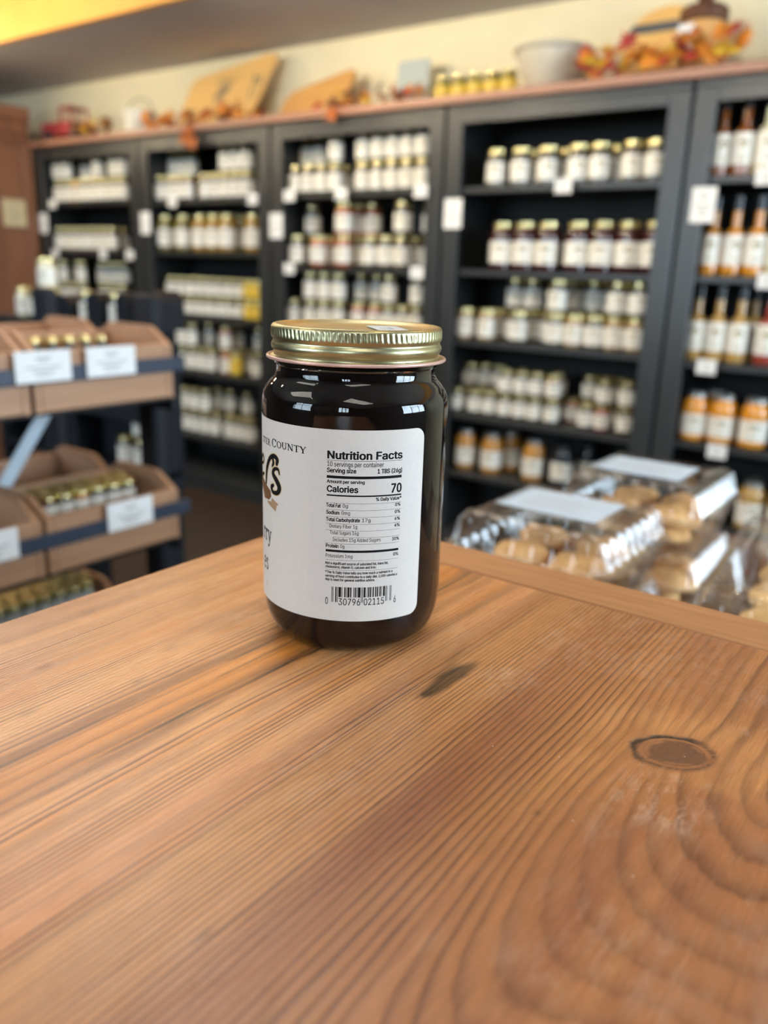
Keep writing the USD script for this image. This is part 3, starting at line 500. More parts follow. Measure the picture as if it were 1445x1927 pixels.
def ribbed_wall(w, d, levels, pitch=.020, n_c=8):
    """closed sheet rings round a rounded rectangle; levels (z, inset, rib depth)"""
    r0 = .018; pts = []; 
    base = rrect(-w/2, w/2, -d/2, d/2, r0, n_c).exterior; Lp = base.length; N = int(Lp/pitch)*8
    s = np.arange(N)/N*Lp; P = np.array([base.interpolate(t).coords[0] for t in s]); Q = np.roll(P, -1, 0)-np.roll(P, 1, 0); Q /= np.linalg.norm(Q, axis=1, keepdims=True)
    nrm = np.stack([Q[:, 1], -Q[:, 0]], 1); nrm *= np.sign((nrm*P).sum(1).mean()); rib = (.5+.5*np.cos(np.arange(N)*2*np.pi/8)); rib = rib**.7
    V = [np.column_stack([P - nrm*(ins - rd*rib[:, None]*0) + nrm*rd*(rib[:, None]-.5) if rd else P - nrm*ins, np.full(N, z)]) for z, ins, rd in levels]
    k = np.arange(N); k2 = (k+1) % N
    F = np.vstack([np.stack([i*N+k, i*N+k2, (i+1)*N+k2, (i+1)*N+k], 1) for i in range(len(levels)-1)]); V = np.vstack(V)
    c = len(V); V = np.vstack([V, [[0, 0, levels[-1][0]]]]); i = len(levels)-1
    T = np.vstack([F[:, [0, 1, 2]], F[:, [0, 2, 3]], np.stack([i*N+k, i*N+k2, np.full(N, c)], 1)])
    return V, T
def cookie_box(label, x, y, z, w, d, h, rot=0.0, paper=None, group='clear cookie boxes'):
    t = thing('cookie_box', label, 'cookie box', (x, y, z), math.radians(rot), group)
    hb = h*.55
    obj('base', ribbed_wall(w, d, [(hb, 0, 0), (hb, .006, 0), (hb-.003, .009, .0045), (.006, .019, .0045), (0, .024, 0)]), 'clear_plastic', t, smooth=60)
    obj('lid', ribbed_wall(w, d, [(hb+.0015, 0, 0), (hb+.0015, .006, 0), (hb+.005, .009, .005), (h-.007, .0155, .005), (h-.001, .021, 0), (h, .027, 0), (h-.002, .032, 0)]), 'clear_plastic', t, smooth=60)
    obj('latch', b2(-.015, .015, -d/2-.006, -d/2+.004, hb-.001, hb+.003, .001), 'clear_plastic', t)
    if paper:
        x0, x1, y0, y1 = paper
        p = obj('paper_label', b2(x0, x1, y0, y1, h-.0019, h-.0013), 'paper_label', t, label='white paper label with daylight blue in its colour')
        pr = MB()
        for k in range(5): pr.add(b2(x0+.02, x1-.02-.012*(k % 2), y0+.016+k*.010, y0+.0195+k*.010, h-.0012, h-.0011))
        obj('label_print', pr, 'paper_ink', p)
    return t
ck = {}
def cookie(kind, label, loc, tilt, group, r=.0285, h=.019):
    key = (kind, r)
    if key not in ck:
        prof = [(0, 0), (r*.8, .0005), (r*.97, h*.18), (r, h*.38), (r*.93, h*.62), (r*.7, h*.88), (r*.35, h*.98), (0, h)]
        m = lathe(prof, 30); v = m.vertices; q = meshkit.fbm(v*[70, 70, 60]+9, 3, 5+len(ck))-.5; m.vertices = v*(1+.22*q[:, None]*[1, 1, 1.6])
        t = thing('cookie', label, 'cookie', loc, group=group, rot=tilt); obj('cookie_body', m, kind, t, smooth=True); ck[key] = t; return t
    return dup(ck[key], loc, label=label, group=group, rot=tilt)
def fill(kind, where, x, y, z, w, d, nx, ny, nl, rot=0, r=.0285, h=.019):
    c, s = math.cos(math.radians(rot)), math.sin(math.radians(rot)); lab = {'cookie_tan': 'tan', 'cookie_pale': 'pale golden', 'cookie_brown': 'brown'}[kind] + ' soft cookie inside ' + where
    for l in range(nl):
        for i in range(nx):
            for j in range(ny):
                dx, dy = (i+.5-nx/2)*w/nx + rng.uniform(-.003, .003) + (.004 if l else 0), (j+.5-ny/2)*d/ny + rng.uniform(-.003, .003)
                lb = '%s, %s %s, %s layer' % (lab, ['front', 'back'][j] if ny == 2 else ['front', 'middle', 'back'][j], ['left', 'right'][i], ['lower', 'upper'][l])
                cookie(kind, lb, (x+c*dx-s*dy, y+s*dx+c*dy, z+.003+l*h*1.03), (rng.uniform(-5, 5), rng.uniform(-5, 5), rng.uniform(0, 360)), 'cookies inside ' + where, r, h)
BH = .076; Z1, Z2 = .7552, .8315
cookie_box('clear clamshell of cookies with white paper label, nearest behind the counter rail', -.318, .747, Z2, .176, .184, BH, 0, (-.064, .044, -.024, .058))
cookie_box('clear clamshell of cookies with white paper label, farther behind on the left stack', -.306, .985, Z2, .180, .184, BH, 0, (-.070, .040, -.032, .052))
cookie_box('unlabelled clear clamshell under the nearest cookie box', -.315, .752, Z1, .176, .184, BH, -1)
cookie_box('unlabelled clear clamshell under the farther cookie box', -.300, .975, Z1, .180, .184, BH, 1)
cookie_box('unlabelled low clear clamshell between the two labelled boxes and the largest box', -.118, .742, Z1, .176, .184, BH, 4)
fill('cookie_tan', 'the nearest labelled clamshell', -.318, .747, Z2, .124, .128, 2, 2, 2)
fill('cookie_tan', 'the farther labelled clamshell', -.306, .985, Z2, .126, .128, 2, 2, 2)
fill('cookie_brown', 'the clamshell under the nearest one', -.315, .752, Z1, .124, .128, 2, 2, 2)
fill('cookie_tan', 'the clamshell under the farther one', -.300, .975, Z1, .126, .128, 2, 2, 2)
fill('cookie_brown', 'the low unlabelled clamshell in the middle', -.118, .742, Z1, .124, .128, 2, 2, 2)
cookie_box('largest clear clamshell, of pale cookies, at the right behind the rail', -.062, .742, Z2+.0002, .215, .270, .078, 5)
fill('cookie_pale', 'the largest clamshell at right', -.062, .742, Z2+.0002, .158, .212, 2, 3, 2, 5, .0335, .022)

# ------------------------------------------------------------------ small jars and the crate stand
def print_patch(R, u0, u1, z0, z1, ang=70):
    n = 10; a = np.linspace(math.radians(u0), math.radians(u1), n); V = np.vstack([np.stack([R*np.cos(a), R*np.sin(a), np.full(n, z)], 1) for z in (z0, z1)])
    k = np.arange(n-1); return V, np.vstack([np.stack([k, k+1, n+k+1], 1), np.stack([k, n+k+1, n+k], 1)])
def shell(R, deg, z0, z1, t=.0006, n=22):
    a = np.linspace(-math.radians(deg), math.radians(deg), n); pts = [((R+t)*np.cos(a), (R+t)*np.sin(a)), (R*np.cos(a), R*np.sin(a))]
    V = np.vstack([np.stack([p[0], p[1], np.full(n, z)], 1) for z in (z0, z1) for p in pts]); k = np.arange(n-1); F = []
    o0, i0, o1, i1 = 0, n, 2*n, 3*n
    F += [np.stack([o0+k, o0+k+1, o1+k+1, o1+k], 1), np.stack([i0+k+1, i0+k, i1+k, i1+k+1], 1), np.stack([o1+k, o1+k+1, i1+k+1, i1+k], 1), np.stack([o0+k+1, o0+k, i0+k, i0+k+1], 1)]
    F += [np.array([[o0, o1, i1, i0]]), np.array([[o0+n-1, i0+n-1, i1+n-1, o1+n-1]])]
    return V, np.vstack(F)
KIND = {  # radius, height, neck radius, shoulder, label z range
 'jam':  dict(R=.0335, H=.1175, rn=.029, sh=.020, lid=.014, lab=(.012, .080), name='jam_jar', word='jam jar'),
 'pint': dict(R=.0380, H=.1305, rn=.033, sh=.018, lid=.016, lab=(.018, .086), name='pint_jar', word='pint jar'),
 'quart': dict(R=.0455, H=.1715, rn=.034, sh=.034, lid=.018, lab=(.026, .104), name='quart_jar', word='quart jar'),
 'jelly': dict(R=.0305, H=.0935, rn=.026, sh=.016, lid=.012, lab=(.012, .062), name='jelly_jar', word='jelly jar'),
 'juice': dict(R=.0440, H=.1640, rn=.031, sh=.040, lid=.018, lab=(.022, .092), name='juice_jar', word='wide jar'),
 'squat': dict(R=.0370, H=.1180, rn=.033, sh=.016, lid=.015, lab=(.014, .080), name='squat_jar', word='squat jar'),
 'sauce': dict(R=.0330, H=.2440, rn=.013, sh=.055, lid=.045, lab=(.034, .126), name='sauce_bottle', word='tall bottle'),
 'mini': dict(R=.0150, H=.0480, rn=.013, sh=.007, lid=.009, lab=(.009, .028), name='mini_jar', word='tiny jar')}
KIND['dot'] = dict(R=.0105, H=.0440, rn=.0085, sh=.006, lid=.008, lab=(.008, .026), name='mini_jar', word='tiny jar')
protos = {}
def make_jar(kind, content, lid, paper, label, loc, rot, group):
    key = (kind, content, lid, paper)
    if key in protos: return dup(protos[key], loc, rot, label, group)
    q = KIND[kind]; R, H, rn, sh, lh = q['R'], q['H'], q['rn'], q['sh'], q['lid']; hs = H - lh
    t = thing(q['name'], label, 'bottle' if kind == 'sauce' else 'jar', loc, rot, group)
    n = 28 if kind not in ('mini', 'dot') else 18
    zb = hs - (.0 if kind != 'sauce' else .045) - .006
    prof = [(0, .003), (R*.72, .002), (R*.8, 0), (R*.93, .003), (R, .010)] + [(R - (R-rn)*(1-math.cos(a_))*1.0, zb - sh + sh*math.sin(a_)) for a_ in np.linspace(0, math.pi/2, 7)] + [(rn, hs-.001), (rn*.9, hs+lh*.4), (0, hs+lh*.4)]
    if kind in ('mini', 'dot'): prof[4] = (R, .004); prof[3] = (R*.93, .001)
    obj('glass_jar' if kind != 'sauce' else 'glass_bottle', lathe(prof, n), 'content_'+content, t, smooth=45)
    rl = rn+.0025
    lp_ = [(rn, hs), (rl, hs), (rl+.0006, hs+.001), (rl, hs+.0025), (rl, hs+lh*.45), (rl-.0008, hs+lh*.5), (rl, hs+lh*.56), (rl, H-.0015), (rl-.0015, H), (rl-.004, H), (rl-.0045, H-.001), (0, H-.001)]
    if kind == 'sauce': lp_ = [(rn+.0005, hs), (rn+.002, hs), (rn+.0025, hs+.008), (rn+.002, H-.002), (rn, H), (0, H)]
    obj('lid' if kind != 'sauce' else 'cap', lathe(lp_, n), lid, t, smooth=40)
    z0, z1 = q['lab']; lb = obj('label', shell(R+.0002, 84, z0, z1), paper, t, smooth=40)
    if kind not in ('mini', 'dot'):
        pr = MB(); zc = z0+(z1-z0)*.68; hh = (z1-z0)
        pr.add(print_patch(R+.001, -24, -9, zc-.05*hh, zc+.10*hh)).add(print_patch(R+.001, -7, 6, zc-.02*hh, zc+.12*hh)).add(print_patch(R+.001, 8, 24, zc-.04*hh, zc+.08*hh)).add(print_patch(R+.001, -14, 16, zc-.15*hh, zc-.09*hh)).add(print_patch(R+.001, -20, 20, z0+.22*hh, z0+.27*hh)).add(print_patch(R+.001, -14, 14, z0+.12*hh, z0+.16*hh))
        obj('label_print', pr, 'label_mark', lb)
    protos[key] = t; return t
def crate(label, x1, y0, y1, dz, fl=-.170):
    """open display crate; x1 its front, dz the tier's drop; sides slope down to a low front lip"""
    t = thing('wooden_crate', label, 'crate', (x1, y0, G+dz), group='wooden crates of the stand'); w = y1-y0; T = .011
    side = Polygon([(-.180, -.233), (0, -.233), (0, -.140), (-.010, -.133), (-.048, -.110), (-.058, -.108), (-.165, -.108), (-.180, -.118)])
    for yy in (0, w-T):
        m = ext(side, T); v = m.vertices[:, [0, 2, 1]].copy(); v[:, 1] += yy; obj('side_panel', (v, m.faces[:, ::-1]), 'crate_wood', t)
    obj('front_board', b2(-.012, 0, T, w-T, -.233, -.136, .002), 'crate_wood', t)
    obj('back_board', b2(-.180, -.168, T, w-T, -.233, -.122, .002), 'crate_wood', t)
    obj('crate_floor', b2(-.168, -.012, T, w-T, fl-.010, fl), 'crate_wood', t)
    return t
ORD = ['first', 'second', 'third', 'fourth', 'fifth', 'sixth', 'seventh', 'eighth', 'ninth', 'tenth', 'eleventh', 'twelfth', 'thirteenth', 'fourteenth', 'fifteenth', 'sixteenth', 'seventeenth', 'eighteenth', 'nineteenth', 'twentieth']
stand = thing('crate_stand', 'dark navy metal stand holding three tiers of wooden crates at left', 'display stand')
Y0, Y1 = .34, 1.0
for x0, x1 in ((-1.325, -1.272), (-1.66, -1.61)):
    for y0, y1, nm in ((1.0, 1.032, 'post'), (.315, .345, 'post')):
        obj(nm, b2(x0, x1, y0, y1, 0, G-.055, .006), 'navy_dark', stand)
for tz in (0, -.27, -.54):
    obj('front_rail', b2(-1.1945, -1.186, Y0, 1.008, G+tz-.186, G+tz-.160, .002), 'navy_metal', stand)
    obj('middle_rail', b2(-1.3845, -1.3775, Y0, 1.018, G+tz-.26, G+tz-.234, .002), 'navy_dark', stand)
    obj('back_rail', b2(-1.585, -1.575, Y0, 1.018, G+tz-.26, G+tz-.234, .002), 'navy_dark', stand)
    for y0, y1 in ((.986, .9995), (.36, .375)):
        obj('bearer', b2(-1.66, -1.20, y0, y1, G+tz-.26, G+tz-.236, .002), 'navy_dark', stand)
    obj('tier_shelf', b2(-1.58, -1.19, .36, 1.0, G+tz-.2365, G+tz-.2335), 'navy_dark', stand)
p0, p1 = np.array([-1.3855, .868, G-.2365]), np.array([-1.3855, .738, G-.408]); d = (p1-p0); L_ = np.linalg.norm(d)
m = trimesh.Trimesh(*bx((0, 0, 0), (.026, .004, L_), .001), process=False); T = trimesh.geometry.align_vectors([0, 0, 1.0], d/L_); 
xa = np.array([.0, -.7, .5]); zz = d/L_; xa = xa - zz*(xa@zz); xa /= np.linalg.norm(xa); ya = np.cross(zz, xa); T = np.eye(4); T[:3, 0], T[:3, 1], T[:3, 2], T[:3, 3] = xa, ya, zz, (p0+p1)/2
m.apply_transform(T); obj('brace', m, 'strut_metal', stand, label='slanted flat metal brace, sky sheen in its colour, between two tiers')
TN = ['top tier', 'middle tier', 'bottom tier']
for k, tz in enumerate((0, -.27, -.54)):
    for x1, rw in ((-1.195, 'front'), (-1.396, 'back')):
        for (y0, y1), e in (((.712, .985), 'far'), ((.437, .7035), 'near')):
            crate('open wooden crate, %s row, %s end, on the %s of the stand' % (rw, e, TN[k]), x1, y0, y1, tz, -.150 if k == 2 else -.170)
def minis(spots, content, where, zb, kind='mini'):
    for i, (x, y, c) in enumerate(spots):
        nl_ = 7 if len(spots) > 9 else len(spots)
        make_jar(kind, c or content, 'gold_lid', 'label_paper', 'tiny gold-lidded jar, %s, %s%s from near end' % (where, (['front line, ', 'middle line, ', 'back line, '][i//7] if nl_ < len(spots) else ''), ORD[i % nl_]), (x, y, zb), rng.uniform(-.3, .3), 'tiny jars in the ' + where)
minis([(-1.285, .772+.0325*k, '') for k in range(5)], 'dark', 'top tier front crate, front line', G-.1698, 'dot')
minis([(-1.310, .758+.0325*k, '') for k in range(5)], 'dark', 'top tier front crate, back line', G-.1698, 'dot')
minis([(-1.285, .770+.0335*k, ['brown', 'plain', 'amber', 'plain', 'plain', 'plain'][k]) for k in range(6)], 'brown', 'middle tier front crate, front line', G-.4398)
minis([(-1.322, .752+.033*k, '') for k in range(7)], 'brown', 'middle tier front crate, back line', G-.4398)
minis([(-1.448-.034*j, .745+.0325*k+(j % 2)*.012, '') for j in range(3) for k in range(7)], 'olive', 'bottom tier back crate', G-.6898)
minis([(-1.25-.034*j, .745+.0325*k+(j % 2)*.012, '') for j in range(3) for k in range(7)], 'olive', 'bottom tier front crate', G-.6898)
def card(name, label, w, h, loc, facing='y', cat='sign', mat='card_white', tilt=0, group=None):
    """small printed card; facing 'y': towards -y, 'x': towards +x"""
    t = thing(name, label, cat, loc, 0 if facing == 'y' else math.pi/2, group, rot=(tilt, 0, 0) if facing == 'y' else (tilt, 0, 90))
    c = obj('card', b2(-w/2, w/2, -.0012, .0012, -h/2, h/2), mat, t)
    pr = MB()
    for x0, x1, z in ((-.15, .15, .27), (-.1, .1, .20), (-.32, .32, -.02), (-.2, .2, -.16), (-.14, .14, -.28)): pr.add(b2(x0*w, x1*w, -.0016, -.0012, z*h-.018*h, z*h+.018*h))
    obj('card_print', pr, 'card_ink', c); return t
card('price_card', 'white price card at the near end of the stand\'s top rail', .095, .048, (-1.183, .724, G-.158), 'x', group='price cards on the crate stand')
card('price_card', 'white price card at the far end of the stand\'s top rail', .095, .048, (-1.183, .848, G-.158), 'x', group='price cards on the crate stand')
card('price_card', 'white price card on the middle rail of the crate stand, at its far end', .095, .050, (-1.183, .868, G-.428), 'x', group='price cards on the crate stand')
card('price_card', 'white price card on the middle rail of the crate stand, at its near end', .095, .050, (-1.183, .607, G-.428), 'x', group='price cards on the crate stand')

# ------------------------------------------------------------------ dark rack behind the crate stand, and the hutch
rack = thing('dark_rack', 'dark navy rack with round-topped dividers behind the crate stand', 'display rack')
RX0, RX1, RY0, RY1 = -2.75, -1.915, 1.50, 1.60
obj('rack_back', b2(RX0, RX1, RY1, RY1+.012, G-.66, G-.22, .003), 'navy_dark', rack)
obj('rack_shelf', b2(RX0, RX1, RY0, RY1, G-.20, G-.18, .003), 'navy_dark', rack)
obj('rack_shelf', b2(RX0, RX1, RY0, RY1, G-.62, G-.60, .003), 'navy_dark', rack)
for x0, x1, zt in ((-2.40, -2.285, -.100), (-2.205, -2.137, -.085), (-2.063, -2.010, -.082), (-1.940, -1.870, -.072)):
    prof = Polygon([(x0, -.179), (x1, -.179), (x1, zt-.035)] + arc((x0+x1)/2, zt-.035, (x1-x0)/2, .035, 0, 180, 14))
    m = ext(prof, .09); v = m.vertices[:, [0, 2, 1]].copy(); v[:, 1] += RY0+.003; v[:, 2] += G
    obj('divider', (v, m.faces[:, ::-1]), 'navy_dark', rack)
for x0, x1 in ((RX0, RX0+.02), (-2.36, -2.30), (RX1-.045, RX1)): obj('rack_leg', b2(x0, x1, RY0, RY1, 0, G-.20, .003), 'navy_dark', rack)
obj('front_panel', b2(RX0+.02, RX1-.02, RY0-.015, RY0, G-.45, G-.20, .003), 'navy_dark', rack)
RK = [(-2.595, 1.545, 0, 'cream'), (-2.515, 1.545, 0, 'plain'), (-2.44, 1.545, 0, 'plain'), (-2.465, 1.55, 1, 'cream'), (-2.245, 1.545, 0, 'plain'), (-2.10, 1.545, 0, 'plain'), (-1.975, 1.545, 0, 'tan')]
RN = ['first jar from left in the front line', 'second jar from left in the front line', 'third jar from left in the front line', 'white-labelled jar on top of the left jars', 'jar in the left gap between dividers', 'jar in the middle gap between dividers', 'jar in the right gap between dividers']
for (x, y, l, c), nm in zip(RK, RN): make_jar('jelly', c, 'gold_lid', 'label_paper', nm + ', dark rack', (x, y, G-.1798+l*.0936), -math.pi/2+.5, 'jars on the dark rack')
for k, x in enumerate((-2.10, -2.02)): make_jar('jelly', 'plain', 'gold_lid', 'label_paper', ['left', 'right'][k] + ' white-labelled jar on the lower shelf of the dark rack', (x, 1.545, G-.5998), -math.pi/2+.5, 'jars on the dark rack')
make_jar('jelly', 'plain', 'gold_lid', 'label_paper', 'stacked white-labelled jar on the lower shelf of the dark rack', (-2.02, 1.545, G-.5062), -math.pi/2+.5, 'jars on the dark rack')
hx = -4.505
hutch = thing('wooden_hutch', 'tall reddish-brown wooden hutch with crown moulding at the far left', 'cabinet')
obj('body', b2(hx-.72, hx-.004, 2.48, 2.79, 0, G+.68, .004), 'hutch_wood', hutch)
for a_, b_ in ((2.485, 2.545), (2.735, 2.79)): obj('stile', b2(hx-.004, hx+.010, a_, b_, .1, G+.60, .003), 'hutch_wood', hutch)
for a_, b_ in ((hx-.72, hx-.64), (hx-.07, hx-.004)): obj('stile', b2(a_, b_, 2.466, 2.48, .1, G+.60, .003), 'hutch_wood', hutch)
cr = Polygon([(0, .60), (.010, .60), (.018, .635), (.034, .665), (.040, .70), (.058, .73), (.062, .785), (0, .785)])
m = ext(cr, .79); v = np.stack([hx-.72+m.vertices[:, 2], 2.48-m.vertices[:, 0], G+m.vertices[:, 1]], 1); obj('crown_moulding', (v, m.faces), 'hutch_wood', hutch)
m = ext(cr, .285); v = np.stack([hx+m.vertices[:, 0], 2.48+m.vertices[:, 2], G+m.vertices[:, 1]], 1); obj('crown_moulding', (v, m.faces), 'hutch_wood', hutch)
obj('top', b2(hx-.72, hx, 2.48, 2.78, G+.68, G+.785), 'hutch_wood', hutch)
card('wall_card', 'tan paper notice on the side of the brown hutch', .135, .14, (hx+.0125, 2.655, G+.245), 'x', mat='card_tan')
card('wall_card', 'small green notice on the hutch front at the picture\'s left edge', .06, .09, (hx-.037, 2.4643, G+.27), 'y', mat='card_green')
